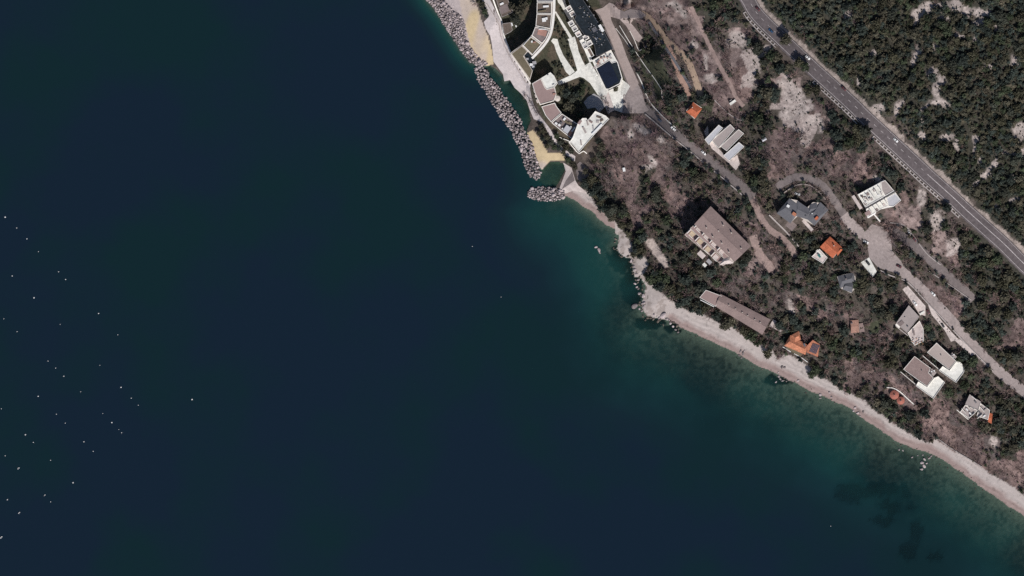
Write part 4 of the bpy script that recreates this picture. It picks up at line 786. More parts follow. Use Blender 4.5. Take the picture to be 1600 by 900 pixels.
b = Bld('garden_shed', 'small shed with a faded orange flat roof alone in the trees', q, 'shed'); b.block(q, 2.6, M_WALLP, wins=2); b.gable([(1329, 501), (1341, 500), (1342, 519), (1330, 520)], 2.6, 0.6, M_TILE3, 0.05, 0.2); b.box('chimney', 1331, 505, 1.6, 2.4, 0, 2.7, 4.2, M_GREYR); b.box('lean_to', 1346, 512, 8, 14, 80, 1.6, 1.9, M_DIRT)
# --- grey roofed villa with flower terrace
q = [(1420, 477), (1436.5, 495), (1417, 520), (1400, 505)]
b = Bld('grey_roofed_villa', 'villa with a pale grey flat roof and a flower filled terrace', q); b.block(q, 6, M_WWALL, wins=10); b.flat(q, 6, M_GREYR2, M_CONC, 0.25, 0.3)
b.box('roof_hatch', 1408, 505, 6, 8, -42, 6.1, 6.5, M_TERRF); b.box('roof_vent', 1418, 510, 1.4, 2.2, 40, 6.1, 7.2, M_GREYR); b.box('roof_vent', 1414, 496, 1.2, 1.6, 40, 6.1, 7.0, M_CONC)
b.block([(1418, 520.4), (1436.8, 501), (1443, 514), (1443, 533), (1429, 540)], 2.0, M_WWALL, 'terrace_wall', wins=0); b.flat([(1418, 520.4), (1436.8, 501), (1443, 514), (1443, 533), (1429, 540)], 2.0, M_PPAVE, M_WCONC, 0.6, 0.4, 'terrace'); b.box('awning', 1428, 520, 2.5, 8, 85, 4.0, 4.2, M_TERRF); b.box('balcony', 1403, 509, 4, 8, 42, 3.0, 3.6, M_WWALL)
for k in range(26): b.box('flower_pot', rnd.uniform(1424, 1442), rnd.uniform(528, 538), 1.2, 1.2, rnd.uniform(0, 90), 2.1, 3.0, rnd.choice((M_FLOWER, M_PPAVE, M_WHITE)))
b.box('entrance_bridge', 1441, 489, 3, 9, -35, 3.4, 3.7, M_WPAVE); b.box('garden_wall', 1409, 517, 1.2, 24, 38, 0.2, 1.2, M_CONC)
# --- twin flat roofed houses with white L terraces
for nm, lab, roof, terr, rm, deck in (
    ('flat_roofed_house', 'flat roofed house with a beige roof, white L shaped terrace and roof plant', [(1448.5, 550.5), (1463.5, 535.5), (1494, 564), (1483, 577.5)], [(1494.5, 564.5), (1501, 566), (1507.5, 575), (1506, 582), (1494, 598), (1467, 579), (1473, 572), (1483.5, 579)], M_BEIGER, (1489, 557)),
    ('flat_roofed_house', 'flat roofed house with a darker brown roof, white L shaped terrace beside its twin', [(1411.5, 577), (1429, 556.5), (1454, 575), (1451, 582.5), (1458.5, 590), (1448.5, 604)], [(1448.5, 605), (1459.5, 590.5), (1466, 588), (1476.5, 597.5), (1458.5, 623), (1431, 603), (1435, 596)], M_BROWNR, (1457, 582))):
    b = Bld(nm, lab, roof, z=None); b.block(roof, 6.5, M_WWALL, wins=12); b.flat(roof, 6.5, rm, M_WCONC, 0.45, 0.3)
    b.block(terr, 2.8, M_WWALL, 'terrace_wall', wins=6); b.flat(terr, 2.8, M_WPAVE, M_WCONC, 0.9, 0.3, 'terrace')
    b.box('roof_plant_enclosure', deck[0], deck[1], 8, 10, 42, 4.8, 5.4, M_GREYR2)
    for k in range(5): b.box('roof_unit', deck[0] + rnd.uniform(-3, 3), deck[1] + rnd.uniform(-3, 3), 1.8, 2.2, 42, 5.4, 6.4, rnd.choice((M_WHITE, M_GREYR, M_CONC)))
    c = np.mean(roof, axis=0); b.box('roof_vent', c[0] - 2, c[1] - 2, 1.0, 1.4, 42, 6.6, 7.8, M_GREYR)
    b.box('side_wall', (roof[0][0] + terr[-1][0] if nm and rm is M_BROWNR else roof[0][0] + terr[5][0]) / 2 - 3, (roof[0][1] + (terr[-2][1] if rm is M_BROWNR else terr[5][1])) / 2 + 2, 0.8, 34, 40, 0.2, 1.4, M_WCONC)
# --- round pavilions
for cx, cy, r in ((1397.5, 617, 7.2), (1407.5, 626, 6.2)):
    q = [(cx + r * 0.9 * math.cos(k * math.pi / 8), cy + r * 0.9 * math.sin(k * math.pi / 8)) for k in range(16)]
    b = Bld('round_pavilion', ('larger' if r > 7 else 'smaller') + ' round red roofed pavilion inside the curved white wall', q, 'pavilion'); b.disc('wall', cx, cy, r * 0.88, -1.5, 2.8, M_WALLP); b.disc('roof', cx, cy, r, 2.8, 3.0, M_TILER, 1.5); b.disc('finial', cx, cy, 0.9, 4.2, 5.0, M_GREYR, 0.4)
    for k in range(5):
        an = k * 1.1; wo_ = bpy.data.objects.new('window', window_mesh()); COL.objects.link(wo_); wo_.parent = b.root; rr = r * S * 0.88
        wo_.location = (rr * math.cos(an), rr * math.sin(an), b.zmax + 1.3 - b.root.location.z); wo_.rotation_euler = (0, 0, an - math.pi / 2)
# --- mottled grey white house
q = [(1516, 615.5), (1532, 627.5), (1547, 641), (1551, 650), (1546, 662), (1537, 660), (1513, 654.5), (1499.5, 644)]
b = Bld('stepped_house', 'stepped grey and white house with a small orange porch roof', q); b.block([(1515, 616), (1533, 628), (1528, 640), (1508, 632)], 6, M_WWALL, wins=6); b.flat([(1515, 616), (1533, 628), (1528, 640), (1508, 632)], 6, M_GREYR2, M_CONC, 0.3, 0.3)
b.block([(1508, 633), (1528, 641), (1514, 654), (1500, 644)], 3.5, M_WWALL, wins=4); b.flat([(1508, 633), (1528, 641), (1514, 654), (1500, 644)], 3.5, M_GREYR2, M_WCONC, 0.5, 0.4); b.block([(1532, 630), (1547, 641), (1544, 656), (1526, 650)], 3.8, M_WWALL, wins=4); b.flat([(1532, 630), (1547, 641), (1544, 656), (1526, 650)], 3.8, M_GREYR2, M_WCONC, 0.4, 0.4)
b.block([(1545, 645), (1550, 647), (1549, 661), (1544, 659)], 2.6, M_WALLP, wins=0); b.gable([(1545, 645), (1550.5, 647), (1549, 661.5), (1544, 659)], 2.7, 0.7, M_TILE, 0.1, 0.2, 'porch_roof')
for cx, cy, m_ in ((1520, 637, M_GREYR), (1511, 640, M_WHITE), (1516, 646, M_WHITE), (1530, 644, M_GREYR), (1538, 650, M_WHITE), (1524, 628, M_GREYR), (1540, 640, M_CONC)): b.box('roof_box', cx, cy, 2, 4.5, rnd.choice((-40, 50)), 3.9, 5.0 if cx != 1524 else 7.0, m_)
for cx, cy, an, z_ in ((1506, 642, 50, 3.6), (1513, 636, 50, 3.6), (1519, 649, -40, 3.6), (1535, 640, 50, 3.9), (1531, 651, -40, 3.9), (1522, 622, 38, 6.1)): b.box('partition_wall', cx, cy, 0.8, 10, an, z_, z_ + 1.9, M_WCONC)
b.box('terrace_wall', 1504, 648, 1.0, 24, 40, 0, 1.2, M_WCONC)
# --- odd sheds and a white van-like hut
q = rect(975, 265, 4, 6, 80); b = Bld('storage_hut', 'tiny white topped storage hut on the brown slope', q, 'shed'); b.block(q, 2.0, M_WALLP, wins=0); b.flat(q, 2.0, M_WHITE, M_WHITE, 0.1, 0.15); b.box('door', 974.2, 268.2, 0.3, 2, 80, 0, 1.8, M_GREYR)
q = rect(1145, 160, 4, 11, -35); b = Bld('stair_hut', 'little pale concrete hut at the end of the dirt track', q, 'shed'); b.block(q, 1.8, M_CONC, wins=0); b.flat(q, 1.8, M_WPAVE, M_WCONC, 0.2, 0.2); b.box('step', 1142, 157, 2, 4, -35, 0.2, 0.9, M_CONC)
q = rect(1194, 218, 4, 7, -30); b = Bld('greenhouse', 'tiny glinting garden shelter among bare shrubs east of the strip roofs', q, 'shed'); b.block(q, 1.8, M_CONC, wins=0); b.gable(q, 1.8, 0.6, M_LGREY, 0, 0.1)

# ------------------------------------------------------------------ cars
def car_meshes():
    prof = [(-2.15, .45), (-2.2, .75), (-2.05, .98), (-1.35, 1.05), (0.95, 1.0), (1.9, .86), (2.18, .7), (2.15, .42)]
    def loft(prof, wds):
        Vv, Ff = [], []; n = len(prof)
        for s_ in (-1, 1):
            for (x, z), wd in zip(prof, wds): Vv.append((x, s_ * wd, z))
        Ff.append(tuple(range(n))); Ff.append(tuple(range(2 * n - 1, n - 1, -1)))
        for i in range(n): j = (i + 1) % n; Ff.append((i, n + i, n + j, j))
        return Vv, Ff
    out = {}
    out['body'] = loft(prof, [.84, .88, .86, .87, .87, .82, .78, .8])
    out['cabin'] = loft([(-1.75, 1.0), (-1.25, 1.44), (0.05, 1.46), (0.85, 1.0)], [.82, .66, .66, .8])
    out['roof_panel'] = ([(-1.15, -.6, 1.475), (0.0, -.6, 1.48), (0.0, .6, 1.48), (-1.15, .6, 1.475), (-1.2, -.64, 1.44), (.04, -.64, 1.45), (.04, .64, 1.45), (-1.2, .64, 1.44)], [(0, 1, 2, 3), (4, 5, 1, 0), (5, 6, 2, 1), (6, 7, 3, 2), (7, 4, 0, 3)])
    wv, wf = [], []
    for k in range(12):
        a_ = k * math.pi / 6; wv += [(.32 * math.cos(a_), -.1, .32 * math.sin(a_)), (.32 * math.cos(a_), .1, .32 * math.sin(a_))]
    for k in range(12): j = (k + 1) % 12; wf.append((2 * k, 2 * j, 2 * j + 1, 2 * k + 1))
    wf += [tuple(range(0, 24, 2)), tuple(range(23, 0, -2))]; out['wheel'] = (wv, wf)
    return out
CM = car_meshes(); CARME = {}
def cme(part, m):
    k = (part, m.name)
    if k not in CARME:
        me = bpy.data.meshes.new(part); me.from_pydata(CM[part][0], [], CM[part][1]); me.materials.append(m); CARME[k] = me
    return CARME[k]
PAINTS = {'white': (0.78, 0.78, 0.78), 'dark grey': (0.03, 0.03, 0.033), 'dark red': (0.10, 0.03, 0.035), 'blue': (0.02, 0.07, 0.16), 'silver': (0.42, 0.42, 0.43), 'navy': (0.02, 0.025, 0.05)}
def car(px, py, heading, paint, label, z=None):
    m = mat('paint_' + paint.replace(' ', '_'), PAINTS[paint], 0.35, 0.0, spec=0.5)
    zz = float(zgrid(px, py)) + 0.2 if z is None else z
    r = empty('parked_car' if 'parked' in label else 'car', (X(px), Y(py), zz), math.radians(-heading)); tag(r, label, 'car', 'cars on the roads and drives')
    for part, mm in (('body', m), ('cabin', M_GLASS), ('roof_panel', m)):
        o = bpy.data.objects.new('window' if part == 'cabin' else part, cme(part, mm)); COL.objects.link(o); o.parent = r
    for wx_, wy_ in ((-1.35, -.8), (-1.35, .8), (1.35, -.8), (1.35, .8)):
        o = bpy.data.objects.new('wheel', cme('wheel', M_RUBBER)); COL.objects.link(o); o.parent = r; o.location = (wx_, wy_, .32)
def hz(px): return float(np.interp(px, [p[0] for p in hL], hZ)) + 0.17
car(1204.5, 48, 222, 'blue', 'blue car driving on the highway', hz(1200)); car(1262, 90, 42, 'white', 'white car on the highway beside the tree shadow', hz(1262)); car(1399.5, 219, 42, 'white', 'white car on the highway above the white villa', hz(1400)); car(1318.5, 138.5, 42, 'dark red', 'dark red car on the highway by the verge', hz(1318)); car(1184, 14, 45, 'dark red', 'dark red car at the upper end of the highway', hz(1184))
car(1052, 201, 222, 'white', 'white car on the village road by the hedge'); car(1099.5, 239, 40, 'white', 'white car on the village road below the strip roofs'); car(1031, 188, 40, 'navy', 'navy car just past the asphalt turning place')
car(1353, 378, 30, 'white', 'white car at the edge of the road junction'); car(1356, 411, 50, 'dark grey', 'dark grey car parked on the white forecourt'); car(1404.5, 416, 28, 'dark red', 'dark red car on the road below the junction'); car(1458, 459, 45, 'white', 'white car on the road above the grey roofed villa'); car(1430, 474, 52, 'white', 'white car parked on the drive of the grey roofed villa')
car(1421, 364, 50, 'white', 'white car parked between two dark ones along the lane'); car(1429, 374, 52, 'dark red', 'dark red car parked at the end of the parked row'); car(1415, 356, 35, 'dark grey', 'dark grey car parked on the lane beside a white one'); car(1404, 352, 20, 'dark grey', 'dark grey car parked first in the row under the bare tree')
car(1473, 508, 60, 'dark grey', 'dark grey car parked in the roadside bay'); car(1450, 487, 60, 'dark red', 'dark red car parked at the villa gate'); car(1146, 334, -40, 'white', 'white car parked behind the apartment house'); car(1246, 303, 20, 'silver', 'silver car parked in the shade behind the slate villa')

# ------------------------------------------------------------------ boulders and breakwaters
def ico(sub):  # subdivisions=1 is the plain 20-sided solid
    import bmesh
    bm = bmesh.new(); bmesh.ops.create_icosphere(bm, subdivisions=sub, radius=1.0); bm.verts.ensure_lookup_table()
    v = np.array([q.co[:] for q in bm.verts]); f = np.array([[q.index for q in t.verts] for t in bm.faces]); bm.free(); return v, f
ICO1, ICO2 = ico(1), ico(2); ICO0 = ICO1
def boulder_mesh(seed, m):
    r = np.random.default_rng(seed); v, f = ICO2; v = v.copy()
    for _ in range(9):                                   # chop flat faces off, as quarried rock has
        d = r.normal(size=3); d /= np.linalg.norm(d); k = r.uniform(0.55, 0.85); t = v @ d; v = v - np.outer(np.maximum(t - k, 0), d)
    v *= np.array([1.0, r.uniform(.7, .95), r.uniform(.6, .85)]); v += r.normal(size=v.shape) * 0.02
    return tri_mesh('boulder', v, f, None, mats=[m])
BM = [boulder_mesh(k, M_BOULD) for k in range(7)]; BMD = [boulder_mesh(k + 20, M_DROCK) for k in range(5)]
def breakwater(label, poly, n, crest):
    cx, cy = np.mean(poly, axis=0); root = empty('breakwater', (X(cx), Y(cy), 0)); tag(root, label, 'breakwater', 'rock breakwaters')
    xs_ = [p[0] for p in poly]; ys_ = [p[1] for p in poly]; pts = []; tries = 0
    edge = poly + [poly[0]]
    while len(pts) < n and tries < 40000:
        tries += 1; x, y = rnd.uniform(min(xs_), max(xs_)), rnd.uniform(min(ys_), max(ys_))
        if not in_poly(np.array([x]), np.array([y]), poly)[0]: continue
        r = rnd.uniform(1.5, 2.9) if rnd.random() < 0.88 else rnd.uniform(2.9, 4.2)
        if all((x - a_) ** 2 + (y - b_) ** 2 > (0.60 * (r + c_)) ** 2 for a_, b_, c_ in pts): pts.append((x, y, r))
    for x, y, r in pts:
        d = float(dist_line(np.array([x]), np.array([y]), edge)[0]); o = bpy.data.objects.new('boulder', rnd.choice(BM)); COL.objects.link(o); o.parent = root
        z = max(min(crest, 0.05 + d * 0.24), float(zgrid(x, y)) + 0.25) + rnd.uniform(-0.35, 0.6)
        o.location = (X(x) - root.location.x, Y(y) - root.location.y, z); s_ = r * S * 1.08
        o.scale = (s_, s_, s_ * rnd.uniform(.8, 1.1)); o.rotation_euler = (rnd.uniform(-.6, .6), rnd.uniform(-.6, .6), rnd.uniform(0, 6.28))
    # small stones wedged between and under the boulders
    Vs, Fs = [], []; k = 0; v0, f0 = ICO1
    for _ in range(int(n * 2.2)):
        while True:
            x, y = rnd.uniform(min(xs_), max(xs_)), rnd.uniform(min(ys_), max(ys_))
            if in_poly(np.array([x]), np.array([y]), poly)[0]: break
        d = float(dist_line(np.array([x]), np.array([y]), edge)[0]); s_ = rnd.uniform(.35, .8)
        v = v0 * np.array([s_, s_ * rnd.uniform(.6, 1), s_ * .7]) + NR.normal(size=v0.shape) * 0.09 + np.array([X(x), Y(y), max(min(crest, d * 0.2) - 0.45, float(zgrid(x, y)) + 0.1)]); Vs.append(v); Fs.append(f0 + k); k += len(v0)
    me = tri_mesh('fill_stones', np.concatenate(Vs) - np.array(root.location), np.concatenate(Fs), None, mats=[M_ROCK]); o = bpy.data.objects.new('fill_stones', me); COL.objects.link(o); o.parent = root; o['kind'] = 'stuff'
breakwater('thick bank of grey boulders between the sea and the yellow sand', [(655, -14), (672, -14), (692, 2), (704, 14), (722, 26), (727, 40), (728, 60), (733, 72), (742, 84), (752, 92), (762, 100), (748, 104), (736, 98), (724, 84), (712, 66), (700, 50), (690, 32), (678, 12)], 300, 2.0)
breakwater('long curving boulder bank shielding the promenade pool', [(740, 106), (752, 104), (762, 110), (770, 125), (782, 138), (792, 154), (802, 168), (812, 182), (817, 196), (822, 208), (831, 222), (836, 240), (844, 262), (845, 275), (838, 282), (828, 278), (820, 258), (814, 240), (804, 218), (795, 200), (782, 182), (768, 160), (756, 140), (746, 126)], 300, 2.0)
breakwater('short boulder groyne closing off the small inlet', [(824, 299), (832, 294), (846, 292), (860, 292), (872, 294), (884, 300), (880, 310), (868, 314), (850, 315), (834, 312), (825, 307)], 110, 1.6)

def shore_rock(px, py, r, label, cat='rock', z=None, m=M_BOULD):
    me = BM[rnd.randrange(7)] if m is M_BOULD else BMD[rnd.randrange(5)]; o = bpy.data.objects.new('shore_rock', me); COL.objects.link(o)
    zz = float(zgrid(px, py)); o.location = (X(px), Y(py), max(zz, -0.4) + 0.1 * r if z is None else z); s_ = r * S
    o.scale = (s_ * rnd.uniform(.9, 1.3), s_ * rnd.uniform(.7, 1.0), s_ * 0.7); o.rotation_euler = (rnd.uniform(-.3, .3), rnd.uniform(-.3, .3), rnd.uniform(0, 6.3))
    tag(o, label, cat, 'rocks along the shore')
for L_, pts in (('rock breaking the water off the rocky headland', [(931, 386, 3.4), (936, 391, 4.6), (937, 395, 2.4)]),
                ('pale rock standing in the sea beside the headland', [(991, 479, 5.5), (999, 483, 2.4), (1003, 486, 2)]),
                ('rock in the weed below the headland point', [(1036, 493, 5), (1030, 497, 2.6), (1042, 498, 2.6), (1048, 505, 3), (1052, 510, 2.4), (1056, 515, 2.6), (1022, 492, 2.4), (1060, 519, 2), (1046, 500, 2.4)]),
                ('dark rock at the water edge where the beach curves', [(1157, 549, 2.6), (1161, 553, 3.2), (1155, 555, 2.4), (1163, 548, 2), (1159, 559, 2.2)]),
                ('rock on the wet pebbles below the orange beach house', [(1222, 573, 3), (1226, 574, 2.4), (1217, 588, 2.6), (1219, 592, 2.2), (1223, 595, 2.4), (1212, 597, 2), (1247, 595, 2.2), (1216, 582, 1.8), (1229, 596, 1.6), (1296, 613, 2.6), (1282, 617, 3), (1299, 620, 2.4), (1282, 622, 2)]),
                ('rock under the white landslip on the beach', [(1336, 637, 2.4), (1340, 645, 2.8), (1334, 642, 2), (1349, 644, 2.2), (1344, 650, 1.8)]),
                ('rock in the cluster standing in the shallows', [(1441, 723, 3.4), (1445, 718, 3), (1444, 729, 3.6), (1440, 733, 3), (1448, 724, 2.4), (1452, 716, 2.8), (1455, 713, 2.2), (1442, 711, 1.8), (1425, 715, 2), (1405, 703, 2), (1411, 704, 1.8), (1434, 712, 1.6)])):
    for x, y, r in pts: shore_rock(x, y, r, L_)
for k in range(16):                                       # rocks at the foot of the headland
    t = k / 15; x, y = 984 + 20 * min(1, t * 1.3) + rnd.uniform(-4, 4), 404 + 76 * t + rnd.uniform(-4, 4); shore_rock(x, y, rnd.uniform(1.8, 3.2), 'jagged rock at the foot of the pale headland')

HEAD = smooth_line([(966, 366), (964, 384), (974, 400), (986, 406), (990, 424), (1002, 438), (1005, 458), (1001, 478), (1010, 494), (1034, 502), (1050, 504), (1062, 514)], 2.2)
for x, y in HEAD[::2]: shore_rock(x + rnd.uniform(-6, 3), y + rnd.uniform(-3, 5), rnd.uniform(1.2, 3.0), 'dark weedy rock at the waterline of the pale headland', m=M_DROCK)
STR = smooth_line([(1064, 512), (1120, 540), (1180, 570), (1240, 599), (1290, 623), (1340, 648), (1400, 690), (1450, 709), (1500, 739), (1560, 782), (1600, 808)], 3)
for x, y in [STR[k] for k in sorted(rnd.sample(range(len(STR)), 60))]: shore_rock(x + rnd.uniform(-6, 5), y + rnd.uniform(-6, 8), rnd.uniform(0.8, 1.8), 'small dark stone lying along the wet edge of the pebble beach', m=M_DROCK)
# ------------------------------------------------------------------ floats and small boats at sea
def lathe(prof, n=12):
    Vv, Ff = [], []
    for z, r in prof: Vv += [(r * math.cos(k * 2 * math.pi / n), r * math.sin(k * 2 * math.pi / n), z) for k in range(n)]
    for i in range(len(prof) - 1):
        for k in range(n): j = (k + 1) % n; Ff.append((i * n + k, i * n + j, (i + 1) * n + j, (i + 1) * n + k))
    Ff.append(tuple(range(n - 1, -1, -1))); Ff.append(tuple(range((len(prof) - 1) * n, len(prof) * n))); return Vv, Ff
bv, bf = lathe([(-.35, .25), (-.1, .55), (.15, .62), (.4, .5), (.55, .25), (.6, .1)]); fl_me = bpy.data.meshes.new('float_body'); fl_me.from_pydata(bv, [], bf); fl_me.materials.append(mat('weathered_float', (0.55, 0.55, 0.55), 0.6, 0.0, objrand=0.35))
rv, rf_ = lathe([(.55, .12), (.8, .12), (.85, .2), (.9, .12)], 8); rg_me = bpy.data.meshes.new('mooring_eye'); rg_me.from_pydata(rv, [], rf_); rg_me.materials.append(M_LGREY)
BUOYS = [(8, 339, 1.6), (26, 356, 1.3), (42, 373, 1.2), (60, 393, .9), (19, 431, 1.1), (91.5, 424.5, .9), (102.5, 436.5, 1.1), (53, 465, 1.6), (154, 489.6, 1.2), (6, 498, .9), (94, 506.6, .8), (26.6, 518, .9), (184, 523, .9), (75, 564, 1), (87, 575, .9), (156, 570.6, .8), (99.6, 587.6, 1.3), (189, 605, 1.5), (126, 612, 1), (59.6, 619, 1.3), (205, 622, 1), (300, 624, 1.6), (216, 633, .8), (2, 638.6, .9), (88, 647, 1), (160.6, 646, .8), (174.6, 660, 1.4), (102, 661, .8), (185.6, 671, .8), (190, 676, 1), (39.6, 679, 1.6), (131, 690, 1.5), (52, 691, 1), (145.6, 705, .9), (8, 712, 1), (79, 719, 1), (114, 754, 1.5), (79, 784, 1), (738, 385, .8), (783, 464, .8), (1298, 822, 1.2)]
for x, y, s_ in BUOYS:
    off = x > 700
    r = empty('mooring_float', (X(x), Y(y), 0)); tag(r, (('lone white float straight out from the boulder groyne' if y < 420 else 'lone white float straight out from the pale headland') if off and x < 1000 else 'lone white float off the long pebble beach') if off else 'small white float in the mussel lines out on the open sea', 'float', 'floats on the sea' if not off else None)
    r.scale = ((s_ * .62 if not off else .5),) * 3
    for nm, me in (('float_body', fl_me), ('mooring_eye', rg_me)): o = bpy.data.objects.new(nm, me); COL.objects.link(o); o.parent = r
hv, hf = [], []
for x_, wd, z0, z1 in ((-1.4, .5, .05, .55), (-.6, .68, -.1, .5), (.4, .66, -.1, .52), (1.2, .35, .05, .6), (1.7, .03, .35, .7)): hv += [(x_, -wd, z1), (x_, -wd * .6, z0), (x_, wd * .6, z0), (x_, wd, z1)]
for i in range(4):
    for k in range(3): hf.append((4 * i + k, 4 * i + k + 1, 4 * i + 5 + k, 4 * i + 4 + k))
hf += [(3, 2, 1, 0), (16, 17, 18, 19)]
hull_me = bpy.data.meshes.new('hull'); hull_me.from_pydata(hv, [], hf); hull_me.materials.append(M_WHITE)
th_me = bpy.data.meshes.new('thwart'); th_me.from_pydata([(-.9, -.6, .42), (-.5, -.66, .42), (-.5, .66, .42), (-.9, .6, .42), (-.9, -.6, .37), (-.5, -.66, .37), (-.5, .66, .37), (-.9, .6, .37)], [], [(0, 1, 2, 3), (7, 6, 5, 4), (0, 4, 5, 1), (1, 5, 6, 2), (2, 6, 7, 3), (3, 7, 4, 0)]); th_me.materials.append(M_LGREY)
for x, y, s_ in ((29, 732, .7), (30, 801.6, .65), (2, 840, .8), (70, 774, .5), (11.6, 781, .45)):
    r = empty('rowing_boat', (X(x), Y(y), 0.05), math.radians(48)); r.scale = (s_,) * 3; tag(r, 'tiny white open boat lying among the sea floats', 'boat', 'small boats among the floats')
    for nm, dx in (('hull', 0), ('thwart', 0), ('thwart', 1.1)): o = bpy.data.objects.new(nm, hull_me if nm == 'hull' else th_me); COL.objects.link(o); o.parent = r; o.location = (dx, 0, 0)

# ------------------------------------------------------------------ trees
GREEN = np.array((0.041, 0.0445, 0.0345)); TWIG = np.array((0.168, 0.127, 0.122))
def crown_proto(seed, n, nl=6, core=ICO1):
    r = np.random.default_rng(seed); lob = [(np.zeros(3), 0.72)]
    for k in range(nl):
        a_ = k * 6.283 / nl + r.uniform(-.4, .4); d = r.uniform(.42, .66); lob.append((np.array((d * math.cos(a_), d * math.sin(a_), r.uniform(-.15, .25))), r.uniform(.30, .46)))
    lob.append((np.array((r.uniform(-.2, .2), r.uniform(-.2, .2), .42)), .4))
    Vs, Ts, Cs = [], [], []; k = 0
    for c, rad in lob:
        v, f = core; v = v * rad * 0.74 + c; v = v + r.normal(size=v.shape) * 0.03; v[:, 2] *= 0.8; Vs.append(v); Ts.append(f + k); k += len(v); Cs.append(np.full((len(v), 3), 0.75))
    for _ in range(n):
        c, rad = lob[r.integers(len(lob))]; d = r.normal(size=3); d /= np.linalg.norm(d); d[2] = abs(d[2]) * (1 if r.random() < .85 else -1)
        p = c + d * rad * r.uniform(.82, 1.1); nrm = d + r.normal(size=3) * .8; nrm /= np.linalg.norm(nrm)
        t1 = np.cross(nrm, r.normal(size=3)); t1 /= np.linalg.norm(t1); t2 = np.cross(nrm, t1); s_ = r.uniform(.06, .125)
        q = np.array([p - t1 * s_ * 1.5, p - t2 * s_, p + t1 * s_ * 1.5, p + t2 * s_]); q[:, 2] *= 0.8; Vs.append(q); Ts.append(np.array([[0, 1, 2], [0, 2, 3]]) + k); k += 4
        Cs.append(np.full((4, 3), r.uniform(.6, 1.8)))
    return np.concatenate(Vs), np.concatenate(Ts), np.concatenate(Cs)
def bare_proto(seed, n):
    r = np.random.default_rng(seed); Vs, Ts, Cs = [], [], []; k = 0
    def twig(p, q, w0, w1, c):
        nonlocal k
        d = q - p; s_ = np.cross(d, r.normal(size=3)); s_ /= np.linalg.norm(s_) + 1e-9
        Vs.append(np.array([p - s_ * w0, p + s_ * w0, q + s_ * w1, q - s_ * w1])); Ts.append(np.array([[0, 1, 2], [0, 2, 3]]) + k); k += 4; Cs.append(np.full((4, 3), c))
    for _ in range(12):
        a_ = r.uniform(0, 6.283); e_ = r.uniform(.25, 1.3); d = np.array((math.cos(a_) * math.cos(e_), math.sin(a_) * math.cos(e_), math.sin(e_) * .8)); b0 = np.array((0, 0, -.6)); tip = b0 + d * r.uniform(.9, 1.4); twig(b0, tip, .03, .012, r.uniform(.7, 1.2))
        for _ in range(n):
            p = b0 + (tip - b0) * r.uniform(.35, 1.0); dd = d * .5 + r.normal(size=3) * .5; twig(p, p + dd * r.uniform(.25, .5), .026, .010, r.uniform(.65, 1.7))
    return np.concatenate(Vs), np.concatenate(Ts), np.concatenate(Cs)
EV = [crown_proto(100 + k, 190) for k in range(6)]; EVL = [crown_proto(300 + k, 82, 3, ICO0) for k in range(8)]; EVS = [crown_proto(400 + k, 34, 1, ICO0) for k in range(6)]; BV = [bare_proto(200 + k, 9) for k in range(5)]; BVL = [bare_proto(220 + k, 6) for k in range(6)]
def trunk_proto(seed):
    r = np.random.default_rng(seed); Vv, Ff = [], []
    def limb(p, q, r0, r1, n=6):
        b = len(Vv); d = (q - p) / np.linalg.norm(q - p); u_ = np.cross(d, (0.3, 0.9, 0.2)); u_ /= np.linalg.norm(u_); v_ = np.cross(d, u_)
        for c, rr in ((p, r0), (q, r1)):
            for k in range(n): a_ = k * 6.2832 / n; Vv.append(tuple(c + (u_ * math.cos(a_) + v_ * math.sin(a_)) * rr))
        for k in range(n): j = (k + 1) % n; Ff.append((b + k, b + j, b + n + j, b + n + k))
    top = np.array((r.uniform(-.06, .06), r.uniform(-.06, .06), 1.0)); limb(np.array((0, 0, -.3)), top * .6, .085, .06); limb(top * .6, top, .06, .035)
    for k in range(4): a_ = k * 1.57 + r.uniform(-.4, .4); limb(top * r.uniform(.5, .8), top + np.array((math.cos(a_) * .4, math.sin(a_) * .4, r.uniform(.0, .3))), .04, .015)
    me = bpy.data.meshes.new('trunk'); me.from_pydata(Vv, [], Ff); me.materials.append(M_TRUNK); return me
TRK = [trunk_proto(k) for k in range(4)]
HUES = [(1.0, 1.0, 1.0), (0.82, 0.95, 1.05), (1.25, 1.10, 0.92), (0.7, 0.82, 0.9), (1.0, 1.15, 0.88), (1.45, 1.25, 1.15)]
HUEW = ['dark green', 'bluish green', 'olive green', 'nearly black green', 'fresher green', 'greyish green']
EVM = [[tri_mesh('crown', v, t, c * GREEN * np.array(h), 'tint', [M_CRWN]) for (v, t, c) in [EV[i]]][0] for i, h in enumerate(HUES)]
BVM = [tri_mesh('crown', v, t, c * TWIG * np.array(h), 'tint', [M_TWIG]) for (v, t, c), h in zip(BV, ((1, 1, 1), (1.1, 1, .95), (.8, .8, .85), (.95, .85, .9), (1.2, 1.1, 1.05)))]

